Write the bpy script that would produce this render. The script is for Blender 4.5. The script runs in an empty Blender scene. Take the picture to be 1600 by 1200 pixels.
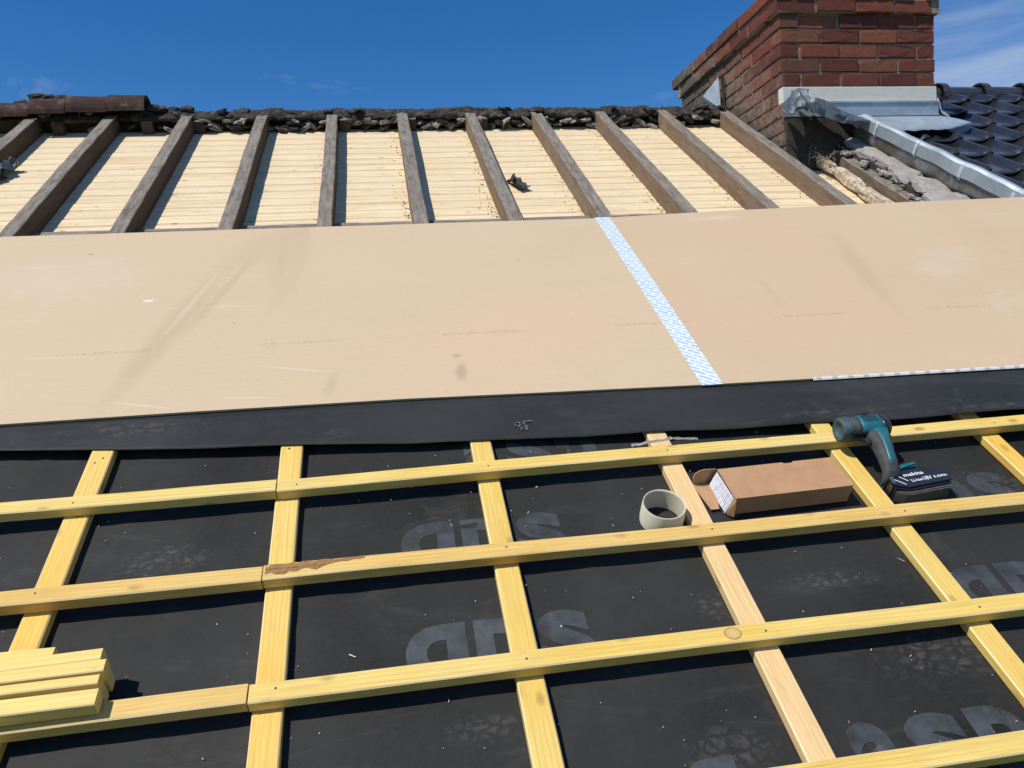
import bpy, bmesh, math, random
from mathutils import Matrix, Vector, noise, Euler
R = math.radians
rnd = random.Random(7)
C = bpy.context.scene.collection
sc = bpy.context.scene
PITCH = R(32.5)
MR = Matrix.Rotation(PITCH, 4, 'X')          # roof frame (u along ridge, v up the slope, w off the roof) -> world

# ---------------------------------------------------------------- camera
CAMH = 1.4324
cr = ((0.98546, -0.16582, 0.03715), (-0.06407, -0.56502, -0.82259), (0.15739, 0.80824, -0.56743))
rx_, ry_, rz_ = (Vector(a) for a in cr)
m3 = Matrix((rx_, -ry_, -rz_)).transposed()
cam_d = bpy.data.cameras.new('camera'); cam = bpy.data.objects.new('camera', cam_d); C.objects.link(cam)
cam.matrix_world = MR @ (Matrix.Translation((0, 0, CAMH)) @ m3.to_4x4())
cam_d.sensor_fit = 'HORIZONTAL'; cam_d.sensor_width = 36.0; cam_d.lens = 36.0 * 1214.13 / 1600
cam_d.clip_start = 0.02; cam_d.clip_end = 3000
sc.camera = cam

# ---------------------------------------------------------------- light
S_roof = Vector((-0.55, 0.22, 1.0)).normalized()
S = (MR.to_3x3() @ S_roof).normalized()
SUN_EL = math.asin(S.z); SUN_ROT = math.atan2(S.x, S.y)
world = bpy.data.worlds.new('World'); sc.world = world; world.use_nodes = True
wn = world.node_tree; wn.nodes.clear()
wo = wn.nodes.new('ShaderNodeOutputWorld'); bg = wn.nodes.new('ShaderNodeBackground')
sky = wn.nodes.new('ShaderNodeTexSky'); sky.sky_type = 'NISHITA'; sky.sun_disc = False
sky.sun_elevation = SUN_EL; sky.sun_rotation = SUN_ROT
sky.air_density = 1.0; sky.dust_density = 0.0; sky.ozone_density = 5.0; sky.altitude = 100
bg.inputs['Strength'].default_value = 0.085
tc = wn.nodes.new('ShaderNodeTexCoord')
mp = wn.nodes.new('ShaderNodeMapping'); mp.inputs['Scale'].default_value = (2.2, 2.2, 5.0); mp.inputs['Location'].default_value = (1.3, 0.7, 0.4)
cn = wn.nodes.new('ShaderNodeTexNoise'); cn.inputs['Scale'].default_value = 1.6; cn.inputs['Detail'].default_value = 7; cn.inputs['Roughness'].default_value = 0.62; cn.inputs['Distortion'].default_value = 0.5
cr_ = wn.nodes.new('ShaderNodeValToRGB'); cr_.color_ramp.elements[0].position = 0.64; cr_.color_ramp.elements[1].position = 0.98
cr_.color_ramp.elements[1].color = (0.8, 0.8, 0.8, 1)
mx = wn.nodes.new('ShaderNodeMix'); mx.data_type = 'RGBA'; mx.inputs[7].default_value = (5.6, 6.6, 8.6, 1)
wn.links.new(tc.outputs['Generated'], mp.inputs[0]); wn.links.new(mp.outputs[0], cn.inputs[0])
# thin cirrus, thicker towards the east and faint in the west
sx = wn.nodes.new('ShaderNodeSeparateXYZ'); mr = wn.nodes.new('ShaderNodeMapRange'); mr2 = wn.nodes.new('ShaderNodeMapRange')
mr.interpolation_type = mr2.interpolation_type = 'SMOOTHSTEP'
for n_, f0, f1, t1 in ((mr, .40, .60, .33), (mr2, -.28, -.50, .24)):
    n_.inputs['From Min'].default_value = f0; n_.inputs['From Max'].default_value = f1; n_.inputs['To Min'].default_value = 0; n_.inputs['To Max'].default_value = t1
    wn.links.new(sx.outputs[0], n_.inputs[0])
ad = wn.nodes.new('ShaderNodeMath'); ad2 = wn.nodes.new('ShaderNodeMath')
wn.links.new(tc.outputs['Generated'], sx.inputs[0]); wn.links.new(cn.outputs[0], ad.inputs[0]); wn.links.new(mr.outputs[0], ad.inputs[1])
wn.links.new(ad.outputs[0], ad2.inputs[0]); wn.links.new(mr2.outputs[0], ad2.inputs[1])
wn.links.new(ad2.outputs[0], cr_.inputs[0]); wn.links.new(cr_.outputs[0], mx.inputs[0])
hs = wn.nodes.new('ShaderNodeHueSaturation'); hs.inputs['Saturation'].default_value = 1.31; hs.inputs['Value'].default_value = 1.32; hs.inputs['Hue'].default_value = .506; wn.links.new(sky.outputs[0], hs.inputs['Color'])
wn.links.new(hs.outputs[0], mx.inputs[6]); wn.links.new(mx.outputs[2], bg.inputs[0]); wn.links.new(bg.outputs[0], wo.inputs[0])
sl = bpy.data.lights.new('sun', 'SUN'); sl.energy = 4.5; sl.angle = R(0.53); sl.color = (1.0, 0.955, 0.88)
so = bpy.data.objects.new('sun', sl); C.objects.link(so); so.rotation_euler = S.to_track_quat('Z', 'Y').to_euler(); so.location = (-6, -4, 10)
vs = sc.view_settings; vs.view_transform = 'Standard'; vs.look = 'None'; vs.exposure = 0.0; vs.gamma = 1.0; vs.use_curve_mapping = False

# ---------------------------------------------------------------- helpers
def RM(u, v, w, rz=0, rx=0, ry=0):
    return MR @ Matrix.Translation((u, v, w)) @ Euler((rx, ry, rz)).to_matrix().to_4x4()
def LM(x, y, z, rz=0, rx=0, ry=0):
    return Matrix.Translation((x, y, z)) @ Euler((rx, ry, rz)).to_matrix().to_4x4()
def tag(o, label, cat, group=None, kind=None):
    o['label'] = label; o['category'] = cat
    if group: o['group'] = group
    if kind: o['kind'] = kind
    return o
def thing(name, label, cat, mw, group=None):
    o = bpy.data.objects.new(name, None); C.objects.link(o); o.matrix_world = mw; o.empty_display_size = .05
    return tag(o, label, cat, group)
def mesh_of(name, bm, mat, smooth=False):
    me = bpy.data.meshes.new(name); bm.normal_update(); bm.to_mesh(me); bm.free()
    for m in (mat if isinstance(mat, (list, tuple)) else [mat]): me.materials.append(m)
    if smooth:
        for p in me.polygons: p.use_smooth = True
    return me
def obj(name, bm, mat, parent=None, mw=None, smooth=False):
    me = bm if isinstance(bm, bpy.types.Mesh) else mesh_of(name, bm, mat, smooth)
    o = bpy.data.objects.new(name, me); C.objects.link(o)
    if parent: o.parent = parent
    if mw is not None:
        if parent: o.matrix_local = mw
        else: o.matrix_world = mw
    return o
def structure(o): o['kind'] = 'structure'; return o
def add_box(bm, x0, x1, y0, y1, z0, z1, bev=0.0, mi=0):
    t = bmesh.new(); bmesh.ops.create_cube(t, size=1)
    for v in t.verts: v.co = Vector(((x0+x1)/2 + v.co.x*(x1-x0), (y0+y1)/2 + v.co.y*(y1-y0), (z0+z1)/2 + v.co.z*(z1-z0)))
    if bev: bmesh.ops.bevel(t, geom=t.edges[:], offset=bev, segments=1, affect='EDGES', profile=.5)
    return merge(bm, t, mi)
def merge(bm, t, mi=0, mat=None):
    mp_ = {}
    for v in t.verts: mp_[v] = bm.verts.new(mat @ v.co if mat else v.co)
    for f in t.faces:
        try:
            nf = bm.faces.new([mp_[v] for v in f.verts]); nf.material_index = mi; nf.smooth = f.smooth
        except ValueError: pass
    t.free(); return bm
def loft(bm, rings, caps=True, closed=True):
    vr = [[bm.verts.new(p) for p in r] for r in rings]
    n = len(vr[0])
    for a, b in zip(vr, vr[1:]):
        for i in range(n if closed else n-1):
            j = (i+1) % n
            bm.faces.new((a[i], a[j], b[j], b[i]))
    if caps and closed:
        bm.faces.new(list(reversed(vr[0]))); bm.faces.new(vr[-1])
    return vr
def lathe(bm, prof, n=28, axis='Z', caps=True):
    rings = []
    for (r, z) in prof:
        ring = []
        for i in range(n):
            a = 2*math.pi*i/n; c, s = r*math.cos(a), r*math.sin(a)
            ring.append({'Z': (c, s, z), 'X': (z, c, s), 'Y': (s, z, c)}[axis])
        rings.append(ring)
    loft(bm, rings, caps); return bm
def beam(L, W, H, seg=10, bev=.002, warp=.0015, rough=.0, seed=0, sub=1, arris=False):
    """timber along +X, centred in Y, standing on z=0"""
    bm = bmesh.new(); rings = []
    base = []
    c = [(-W/2+bev, 0), (W/2-bev, 0), (W/2, bev), (W/2, H-bev), (W/2-bev, H), (-W/2+bev, H), (-W/2, H-bev), (-W/2, bev)]
    for i in range(8):
        a, b = c[i], c[(i+1) % 8]
        n = sub if i % 2 == 0 else 1
        for k in range(n): base.append((a[0]+(b[0]-a[0])*k/n, a[1]+(b[1]-a[1])*k/n))
    for i in range(seg+1):
        x = L*i/seg
        dy = noise.noise((x*1.1, seed*7.3, 1.7))*warp; dz = noise.noise((x*1.3, seed*3.1, 9.2))*warp
        ring = []
        for k, (y, z) in enumerate(base):
            oy = noise.noise((x*9, y*40+seed*5, z*40))*rough; oz = noise.noise((x*9+50, y*40+seed*5, z*40))*rough
            zz = z + (dz + oz if z > bev*1.5 else 0)
            ring.append((x, y+dy+oy, zz))
        rings.append(ring)
    loft(bm, rings)
    if arris:
        for f in bm.faces:
            if len(f.verts) == 4 and f.calc_area() < L/seg*bev*2.2: f.material_index = 1
    return bm
def topz(x, seed, warp=.004): return noise.noise((x*1.3, seed*3.1, 9.2))*warp
def grid(nu, nv, fn):
    bm = bmesh.new()
    vs_ = [[bm.verts.new(fn(i/nu, j/nv)) for i in range(nu+1)] for j in range(nv+1)]
    for j in range(nv):
        for i in range(nu): bm.faces.new((vs_[j][i], vs_[j][i+1], vs_[j+1][i+1], vs_[j+1][i]))
    return bm
def thicken(o, t, off=-1):
    m = o.modifiers.new('thickness', 'SOLIDIFY'); m.thickness = t; m.offset = off; return o
def rock(seed, sx, sy, sz, sub=2, amp=.35):
    bm = bmesh.new(); bmesh.ops.create_icosphere(bm, subdivisions=sub, radius=1)
    for v in bm.verts:
        d = 1 + amp*noise.noise(v.co*1.6+Vector((seed*3.7, seed, 0))) + amp*.5*noise.noise(v.co*4+Vector((seed, 0, seed)))
        q = v.co*d
        v.co = Vector((max(-.8, min(.8, q.x))*sx, max(-.8, min(.8, q.y))*sy, max(-.75, min(.75, q.z))*sz))
    return bm

# ---------------------------------------------------------------- materials
class NT:
    def __init__(s, name):
        s.m = bpy.data.materials.new(name); s.m.use_nodes = True; s.t = s.m.node_tree; s.n = s.t.nodes
        s.b = s.n['Principled BSDF']
    def node(s, k, **kw):
        n = s.n.new(k)
        for a, v in kw.items(): setattr(n, a, v)
        return n
    def link(s, a, b): s.t.links.new(a, b)
    def coord(s, scale=(1, 1, 1), rnd_off=True, rot=(0, 0, 0), loc=(0, 0, 0), src='Object'):
        tc = s.node('ShaderNodeTexCoord'); out = tc.outputs[src]
        if rnd_off:
            oi = s.node('ShaderNodeObjectInfo'); ml = s.node('ShaderNodeMath', operation='MULTIPLY'); ml.inputs[1].default_value = 37.0
            s.link(oi.outputs['Random'], ml.inputs[0])
            ad = s.node('ShaderNodeVectorMath', operation='ADD'); s.link(out, ad.inputs[0]); s.link(ml.outputs[0], ad.inputs[1]); out = ad.outputs[0]
        mp = s.node('ShaderNodeMapping'); mp.inputs['Scale'].default_value = scale; mp.inputs['Rotation'].default_value = rot; mp.inputs['Location'].default_value = loc
        s.link(out, mp.inputs[0]); return mp.outputs[0]
    def noise(s, vec, scale=1, detail=5, rough=.6, dist=0):
        n = s.node('ShaderNodeTexNoise'); n.inputs['Scale'].default_value = scale; n.inputs['Detail'].default_value = detail
        n.inputs['Roughness'].default_value = rough; n.inputs['Distortion'].default_value = dist; s.link(vec, n.inputs['Vector']); return n.outputs[0]
    def voro(s, vec, scale=1, feature='F1', out='Distance', rand=1):
        n = s.node('ShaderNodeTexVoronoi', feature=feature); n.inputs['Scale'].default_value = scale; n.inputs['Randomness'].default_value = rand
        s.link(vec, n.inputs['Vector']); return n.outputs[out]
    def ramp(s, val, stops):
        r = s.node('ShaderNodeValToRGB'); e = r.color_ramp.elements
        while len(e) < len(stops): e.new(.5)
        for i, (p, c) in enumerate(stops):
            e[i].position = p; e[i].color = (c if isinstance(c, (tuple, list)) and len(c) == 4 else ((*c, 1) if isinstance(c, (tuple, list)) else (c, c, c, 1)))
        s.link(val, r.inputs[0]); return r.outputs[0]
    def mix(s, fac, a, b, mode='MIX'):
        m = s.node('ShaderNodeMix', data_type='RGBA', blend_type=mode)
        for idx, x in ((0, fac), (6, a), (7, b)):
            if isinstance(x, (int, float)): m.inputs[idx].default_value = x
            elif isinstance(x, tuple): m.inputs[idx].default_value = (*x, 1) if len(x) == 3 else x
            else: s.link(x, m.inputs[idx])
        return m.outputs[2]
    def math(s, op, a, b=None):
        m = s.node('ShaderNodeMath', operation=op)
        for i, x in enumerate((a, b)):
            if x is None: continue
            if isinstance(x, (int, float)): m.inputs[i].default_value = x
            else: s.link(x, m.inputs[i])
        return m.outputs[0]
    def rand(s): return s.node('ShaderNodeObjectInfo').outputs['Random']
    def bump(s, h, strength=.3, dist=.002):
        b = s.node('ShaderNodeBump'); b.inputs['Strength'].default_value = strength; b.inputs['Distance'].default_value = dist
        s.link(h, b.inputs['Height']); s.link(b.outputs[0], s.b.inputs['Normal'])
    def col(s, c):
        if isinstance(c, tuple): s.b.inputs['Base Color'].default_value = (*c, 1)
        else: s.link(c, s.b.inputs['Base Color'])
    def set(s, rough=.6, metal=0, spec=.5, coat=0):
        s.b.inputs['Roughness'].default_value = rough; s.b.inputs['Metallic'].default_value = metal
        s.b.inputs['Specular IOR Level'].default_value = spec; s.b.inputs['Coat Weight'].default_value = coat; return s.m

def wood(name, a, b, dark, rough=.62, grain=1.0, knots=.06, bump=.25, blotch=.25, alt=None):
    t = NT(name)
    g = t.coord((1.2, 26, 26)); base = t.ramp(t.noise(g, 2.2*grain, 7, .65, .6), [(.3, b), (.62, a)])
    g2 = t.coord((.7, 7, 7)); base = t.mix(t.math('MULTIPLY', t.ramp(t.noise(g2, 3.0, 3, .5, 1.2), [(.42, 0.), (.6, 1.)]), .35), base, b)
    if alt: base = t.mix(t.ramp(t.noise(t.coord((1.3, 1.3, 1.3)), 1.6, 2), [(.4, 0.), (.65, 1.)]), base, alt)
    fine = t.ramp(t.noise(t.coord((3, 120, 120)), 2, 3, .7), [(.36, 0.), (.56, 1.)])
    base = t.mix(.30, base, t.mix(fine, dark, a), 'MIX')
    rings = t.node('ShaderNodeTexWave', wave_type='BANDS', bands_direction='Y'); rings.inputs['Scale'].default_value = 34; rings.inputs['Distortion'].default_value = 7; rings.inputs['Detail'].default_value = 3; rings.inputs['Detail Scale'].default_value = .7
    t.link(t.coord((.18, 1, 1)), rings.inputs['Vector']); base = t.mix(t.math('MULTIPLY', t.ramp(rings.outputs['Fac'], [(.55, 0.), (.95, 1.)]), .30), base, t.mix(.55, b, dark))
    dirt = t.ramp(t.noise(t.coord((5, 16, 16)), 3, 7, .75, .4), [(.56, 0.), (.74, 1.)]); base = t.mix(t.math('MULTIPLY', dirt, .30), base, dark)
    bl = t.ramp(t.noise(t.coord((3, 6, 6)), 4, 4), [(.45, 0.), (.7, 1.)]); base = t.mix(t.math('MULTIPLY', bl, blotch), base, b)
    if knots:
        vv = t.voro(t.coord((9, 18, 18)), 1.0); k = t.ramp(t.math('ADD', vv, t.math('MULTIPLY', t.math('SUBTRACT', t.noise(t.coord((12, 40, 40)), 2, 3), .5), .10)), [(knots*1.2, 1.), (knots*3., 0.)])
        base = t.mix(t.math('MULTIPLY', k, .75), base, dark)
    rv = t.rand(); base = t.mix(t.math('MULTIPLY', rv, .45), base, b)
    t.col(base); t.bump(t.noise(t.coord((3, 90, 90)), 2, 4, .7), bump, .0015)
    return t.set(rough, spec=.3)

M = {}
M['yellow'] = wood('yellow_timber', (.82, .60, .175), (.70, .46, .095), (.30, .17, .04), alt=(.78, .63, .24))
M['golden'] = wood('golden_timber', (.83, .57, .14), (.74, .43, .065), (.34, .18, .04), alt=(.80, .60, .20))
M['orange'] = wood('tan_timber', (.77, .54, .18), (.66, .40, .09), (.24, .12, .035), alt=(.74, .56, .24))
M['pink'] = wood('pale_timber', (.80, .59, .32), (.74, .49, .21), (.36, .2, .08))
M['fresh'] = wood('fresh_timber', (.85, .66, .24), (.78, .55, .14), (.38, .24, .08), knots=.03)
M['arris'] = wood('pale_arris', (.84, .72, .46), (.76, .58, .26), (.45, .30, .12), knots=0.01)  # pale edge colour imitating bright halos along the timber edges
M['bark'] = wood('rough_brown_timber', (.48, .29, .11), (.24, .12, .045), (.06, .03, .012), bump=1, rough=.9)
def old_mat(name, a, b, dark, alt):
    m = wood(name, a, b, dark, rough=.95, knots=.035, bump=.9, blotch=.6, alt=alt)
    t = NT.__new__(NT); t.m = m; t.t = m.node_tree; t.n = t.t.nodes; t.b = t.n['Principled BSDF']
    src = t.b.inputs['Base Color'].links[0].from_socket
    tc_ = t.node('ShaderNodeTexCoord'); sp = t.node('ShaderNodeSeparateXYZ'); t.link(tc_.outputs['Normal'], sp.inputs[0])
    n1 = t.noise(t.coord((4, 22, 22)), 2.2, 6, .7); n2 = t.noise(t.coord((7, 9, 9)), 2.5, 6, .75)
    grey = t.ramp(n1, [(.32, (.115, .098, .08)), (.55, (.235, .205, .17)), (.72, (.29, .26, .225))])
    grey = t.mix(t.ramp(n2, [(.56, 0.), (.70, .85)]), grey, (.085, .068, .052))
    # grey tone on the upward faces, spilling over the arris
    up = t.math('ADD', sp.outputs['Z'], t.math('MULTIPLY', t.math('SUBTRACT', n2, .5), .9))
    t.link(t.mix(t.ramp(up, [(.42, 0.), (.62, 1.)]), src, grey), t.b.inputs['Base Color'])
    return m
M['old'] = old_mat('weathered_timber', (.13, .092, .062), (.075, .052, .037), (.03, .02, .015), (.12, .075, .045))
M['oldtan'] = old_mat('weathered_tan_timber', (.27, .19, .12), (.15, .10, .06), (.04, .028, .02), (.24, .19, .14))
M['older'] = wood('dark_weathered_timber', (.09, .068, .052), (.045, .034, .026), (.015, .012, .01), rough=.9, bump=.8)
def plank_mat():
    t = NT('pale_spruce')
    base = t.ramp(t.noise(t.coord((1.0, 30, 30)), 2, 6, .6, .6), [(.3, (.62, .46, .26)), (.60, (.80, .66, .43))])
    k = t.ramp(t.voro(t.coord((7, 14, 14)), 1.0), [(.05, 1.), (.14, 0.)]); base = t.mix(t.math('MULTIPLY', k, .7), base, (.30, .15, .05))
    base = t.mix(t.math('MULTIPLY', t.rand(), .55), base, (.72, .58, .38)); st = t.ramp(t.noise(t.coord((2.2, 12, 12)), 2, 5, .65, .8), [(.52, 0.), (.72, 1.)]); base = t.mix(t.math('MULTIPLY', st, .5), base, (.50, .34, .17))
    d = t.ramp(t.noise(t.coord((6, 6, 6), src='Object'), 3, 5, .7), [(.58, 0.), (.75, 1.)]); base = t.mix(t.math('MULTIPLY', d, .35), base, (.25, .17, .09))
    t.col(base); t.bump(t.noise(t.coord((2, 60, 60)), 2, 4), .2, .001); return t.set(.6, spec=.3)
M['plank'] = plank_mat()
def board_mat():
    t = NT('brown_hardboard')
    big = t.noise(t.coord((.9, .9, .9), False), 1.1, 3)
    base = t.ramp(big, [(.36, (.545, .405, .255)), (.62, (.58, .438, .282))])
    warm = t.ramp(t.noise(t.coord((.8, 1.6, 1), False, loc=(3, 1, 0)), 1.3, 2), [(.45, 0.), (.62, 1.)]); base = t.mix(t.math('MULTIPLY', warm, .5), base, (.59, .405, .262))
    bx_ = t.node('ShaderNodeSeparateXYZ'); t.link(t.coord((1, 1, 1), False), bx_.inputs[0])      # the left board is the yellower, paler of the two
    base = t.mix(t.math('MULTIPLY', t.math('LESS_THAN', bx_.outputs['X'], .89), .5), base, (.60, .475, .305))
    lines = t.noise(t.coord((2.0, 90, 1), False), 1.6, 3); base = t.mix(t.math('MULTIPLY', t.ramp(lines, [(.4, 0.), (.65, 1.)]), .16), base, (.51, .38, .235))
    # scuffed paths running up the slope, and dusty pale rubs
    smear = t.ramp(t.noise(t.coord((4.2, .7, 1), False, rot=(0, 0, R(-14))), 1.2, 3, .55, .3), [(.56, 0.), (.68, 1.)])
    where = t.ramp(t.noise(t.coord((.55, .5, 1), False, loc=(.9, .3, 0)), 1.5, 1), [(.46, 0.), (.6, 1.)])
    base = t.mix(t.math('MULTIPLY', t.math('MULTIPLY', smear, where), .38), base, (.45, .335, .20))
    pale = t.ramp(t.noise(t.coord((1.2, 9, 1), False, rot=(0, 0, R(8))), 1.7, 5, .7, .4), [(.63, 0.), (.76, 1.)]); base = t.mix(t.math('MULTIPLY', pale, .35), base, (.74, .62, .46))
    def band(x, y, hl, hw, ang, colr, k, soft=.9):
        cc = t.coord((1, 1, 0), False, loc=(0, 0, 0)); sb = t.node('ShaderNodeVectorMath', operation='SUBTRACT'); sb.inputs[1].default_value = (x, y, 0); t.link(cc, sb.inputs[0])
        rt = t.node('ShaderNodeVectorRotate', rotation_type='Z_AXIS'); rt.inputs['Angle'].default_value = -ang; t.link(sb.outputs[0], rt.inputs['Vector'])
        ms = t.node('ShaderNodeVectorMath', operation='MULTIPLY'); ms.inputs[1].default_value = (1/hl, 1/hw, 0); t.link(rt.outputs[0], ms.inputs[0])
        ln = t.node('ShaderNodeVectorMath', operation='LENGTH'); t.link(ms.outputs[0], ln.inputs[0])
        v = t.math('ADD', ln.outputs['Value'], t.math('MULTIPLY', t.math('SUBTRACT', t.noise(t.coord((1, 1, 1), False), 6, 5, .65), .5), soft))
        return t.mix(t.math('MULTIPLY', t.ramp(v, [(.35, 1.), (1., 0.)]), k), base, colr)
    for args in ((-.62, 2.12, .50, .055, R(76), (.47, .36, .215), .6), (-.50, 2.35, .36, .022, R(74), (.47, .36, .215), .55), (-.44, 2.62, .22, .09, R(70), (.50, .385, .23), .5), (-.58, 2.30, .30, .014, R(76), (.66, .54, .39), .4),
                 (1.72, 2.30, .40, .05, R(80), (.49, .36, .23), .65), (1.30, 2.18, .16, .025, R(88), (.50, .375, .24), .5), (.205, 1.80, .06, .022, R(85), (.34, .25, .17), .75), (.20, 1.88, .018, .014, 0, (.30, .22, .15), .8), (-.15, 1.78, .07, .02, R(80), (.47, .36, .23), .6),
                 (2.05, 2.30, .20, .10, R(30), (.66, .54, .41), .22, 4.5), (2.15, 2.02, .18, .07, R(20), (.66, .54, .41), .2, 4.5), (1.38, 2.80, .13, .028, R(5), (.66, .56, .44), .4, 2.), (-1.0, 2.5, .35, .2, R(5), (.60, .485, .36), .4, 1.6), (.45, 2.0, .5, .3, R(20), (.62, .43, .285), .6), (2.0, 2.7, .5, .14, R(0), (.58, .42, .28), .5)): base = band(*args)
    for args in ((-.92, 1.99, .09, .0035, R(-2), (.68, .58, .44), .6, .5), (-.25, 1.86, .14, .004, R(-14), (.68, .58, .44), .6, .5), (-.62, 1.73, .11, .004, R(-16), (.68, .58, .44), .6, .5), (-.72, 2.30, .02, .008, 0, (.78, .72, .6), 1, .5), (-.98, 2.66, .012, .006, 0, (.25, .18, .12), .8, .4), (-.36, 1.735, .1, .004, R(-5), (.68, .58, .44), .5, .5)): base = band(*args)
    # faint rows of factory print
    su = t.node('ShaderNodeSeparateXYZ'); t.link(t.coord((1, 1, 1), False), su.inputs[0])
    row = t.math('LESS_THAN', t.math('ABSOLUTE', t.math('SUBTRACT', su.outputs['Y'], 2.0)), .0065)
    per = t.math('LESS_THAN', t.math('FRACT', t.math('ADD', t.math('MULTIPLY', su.outputs['X'], 1.87), .68)), .46)
    ch = t.ramp(t.noise(t.coord((115, 160, 1), False), 1, 2), [(.5, 0.), (.56, 1.)])
    base = t.mix(t.math('MULTIPLY', t.math('MULTIPLY', row, per), t.math('MULTIPLY', ch, .42)), base, (.30, .23, .15))
    spots = t.ramp(t.voro(t.coord((1, 1, 1), False), 7.0), [(.018, 1.), (.05, 0.)]); sp2 = t.ramp(t.noise(t.coord((1, 1, 1), False), 3, 2), [(.5, 0.), (.6, 1.)])
    base = t.mix(t.math('MULTIPLY', t.math('MULTIPLY', spots, sp2), .5), base, (.22, .15, .08))
    fl = t.noise(t.coord((90, 160, 1), False), 1, 4, .75); base = t.mix(t.math('MULTIPLY', t.ramp(fl, [(.30, 1.), (.46, 0.)]), .22), base, (.36, .26, .15)); base = t.mix(t.math('MULTIPLY', t.ramp(fl, [(.58, 0.), (.72, 1.)]), .22), base, (.72, .60, .44))
    t.col(base); t.bump(t.noise(t.coord((60, 200, 60), False), 1, 3), .12, .0006); return t.set(.55, spec=.35)
M['board'] = board_mat()
t = NT('insulation_foam'); t.col(t.ramp(t.noise(t.coord((30, 30, 30)), 2, 3), [(.3, (.55, .48, .34)), (.7, (.68, .6, .45))])); M['foam'] = t.set(.9)
def membrane(name, base=(.030, .031, .031), marks=()):
    t = NT(name)
    c = t.coord((1, 1, 1), False)
    n = t.ramp(t.noise(c, 3.0, 6, .65), [(.32, tuple(x*.62 for x in base)), (.68, tuple(x*1.6 for x in base))])
    f = t.ramp(t.noise(c, 90, 3, .7), [(.35, 0.), (.7, 1.)]); n = t.mix(t.math('MULTIPLY', f, .35), n, tuple(x*1.9 for x in base))
    d = t.ramp(t.noise(c, 7, 8, .75, .8), [(.58, 0.), (.75, 1.)]); n = t.mix(t.math('MULTIPLY', d, .34), n, (.115, .108, .098))
    sm = t.ramp(t.noise(t.coord((1.5, 5, 1), False, rot=(0, 0, R(25))), 3, 6, .7, 1.2), [(.56, 0.), (.72, 1.)]); n = t.mix(t.math('MULTIPLY', sm, .28), n, (.09, .085, .08))
    n = t.mix(t.math('MULTIPLY', t.ramp(t.noise(c, .8, 3), [(.42, 0.), (.68, 1.)]), .45), n, (.040, .040, .038))
    # dusty boot prints: blobs of tread cells
    sep = t.node('ShaderNodeSeparateXYZ'); t.link(c, sep.inputs[0])
    for (x, y, rx, ry, a, s) in marks:
        cc = t.coord((1/rx, 1/ry, 0), False, loc=(-x/rx, -y/ry, 0))
        ln = t.node('ShaderNodeVectorMath', operation='LENGTH'); t.link(cc, ln.inputs[0])
        nz = t.math('ADD', ln.outputs['Value'], t.math('MULTIPLY', t.math('SUBTRACT', t.noise(c, 22, 4), .5), 1.1))
        msk = t.ramp(nz, [(.35, 1.), (1., 0.)])
        dv = t.node('ShaderNodeVectorMath', operation='ADD'); nv = t.node('ShaderNodeTexNoise'); nv.inputs['Scale'].default_value = 30; nv.inputs['Detail'].default_value = 3; t.link(c, nv.inputs['Vector'])
        sc_v = t.node('ShaderNodeVectorMath', operation='SCALE'); sc_v.inputs['Scale'].default_value = .035; t.link(nv.outputs['Color'], sc_v.inputs[0]); t.link(t.coord((1, 1.7, 1), False, rot=(0, 0, a)), dv.inputs[0]); t.link(sc_v.outputs[0], dv.inputs[1])
        tread = t.ramp(t.voro(dv.outputs[0], s*1.25, 'DISTANCE_TO_EDGE'), [(.03, 0.), (.28, 1.)])
        tread = t.math('MULTIPLY', tread, t.ramp(t.noise(c, 45, 4, .7), [(.38, .15), (.62, 1.)]))
        n = t.mix(t.math('MULTIPLY', t.math('MULTIPLY', msk, tread), .60), n, (.105, .096, .085))
    t.col(n); t.bump(t.noise(c, 260, 3, .6), .35, .0008); return t.set(.62, spec=.18)
M['underlay'] = membrane('black_underlay', (.0185, .0185, .0172), [(.99, .76, .16, .06, .4, 26), (.62, .93, .06, .05, 1.2, 30), (.86, .96, .13, .03, .9, 34), (.135, .735, .09, .035, .2, 30),
    (-.47, 1.19, .12, .06, .7, 34), (1.42, 1.19, .12, .06, .3, 30), (.30, 1.21, .05, .03, .5, 40), (.52, .64, .1, .05, .2, 26), (.40, .83, .14, .03, .4, 30), (-.1, .68, .05, .03, .4, 30), (-.9, 1.2, .1, .06, .4, 30)])
M['flap'] = membrane('charcoal_membrane', (.020, .0215, .0215), [(1.15, 1.47, .16, .02, .1, 14), (1.6, 1.44, .3, .018, .1, 12), (-.6, 1.62, .2, .05, .2, 18)])
t = NT('grey_print'); t.col(t.mix(t.ramp(t.noise(t.coord((1, 1, 1), src='Object'), 9, 5, .7), [(.38, 0.12), (.60, .92)]), t.ramp(t.noise(t.coord((1, 1, 1), False), 40, 4), [(.3, (.052, .059, .070)), (.7, (.070, .079, .090))]), (.0215, .0215, .0200))); M['print'] = t.set(.6)
t = NT('chalk'); t.col(t.ramp(t.noise(t.coord((1, 1, 1), False), 120, 3), [(.42, (.045, .045, .045)), (.6, (.24, .24, .23))])); M['chalk'] = t.set(.9)
t = NT('pale_wood_chip'); t.col((.66, .6, .5)); M['chip'] = t.set(.7)
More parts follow.
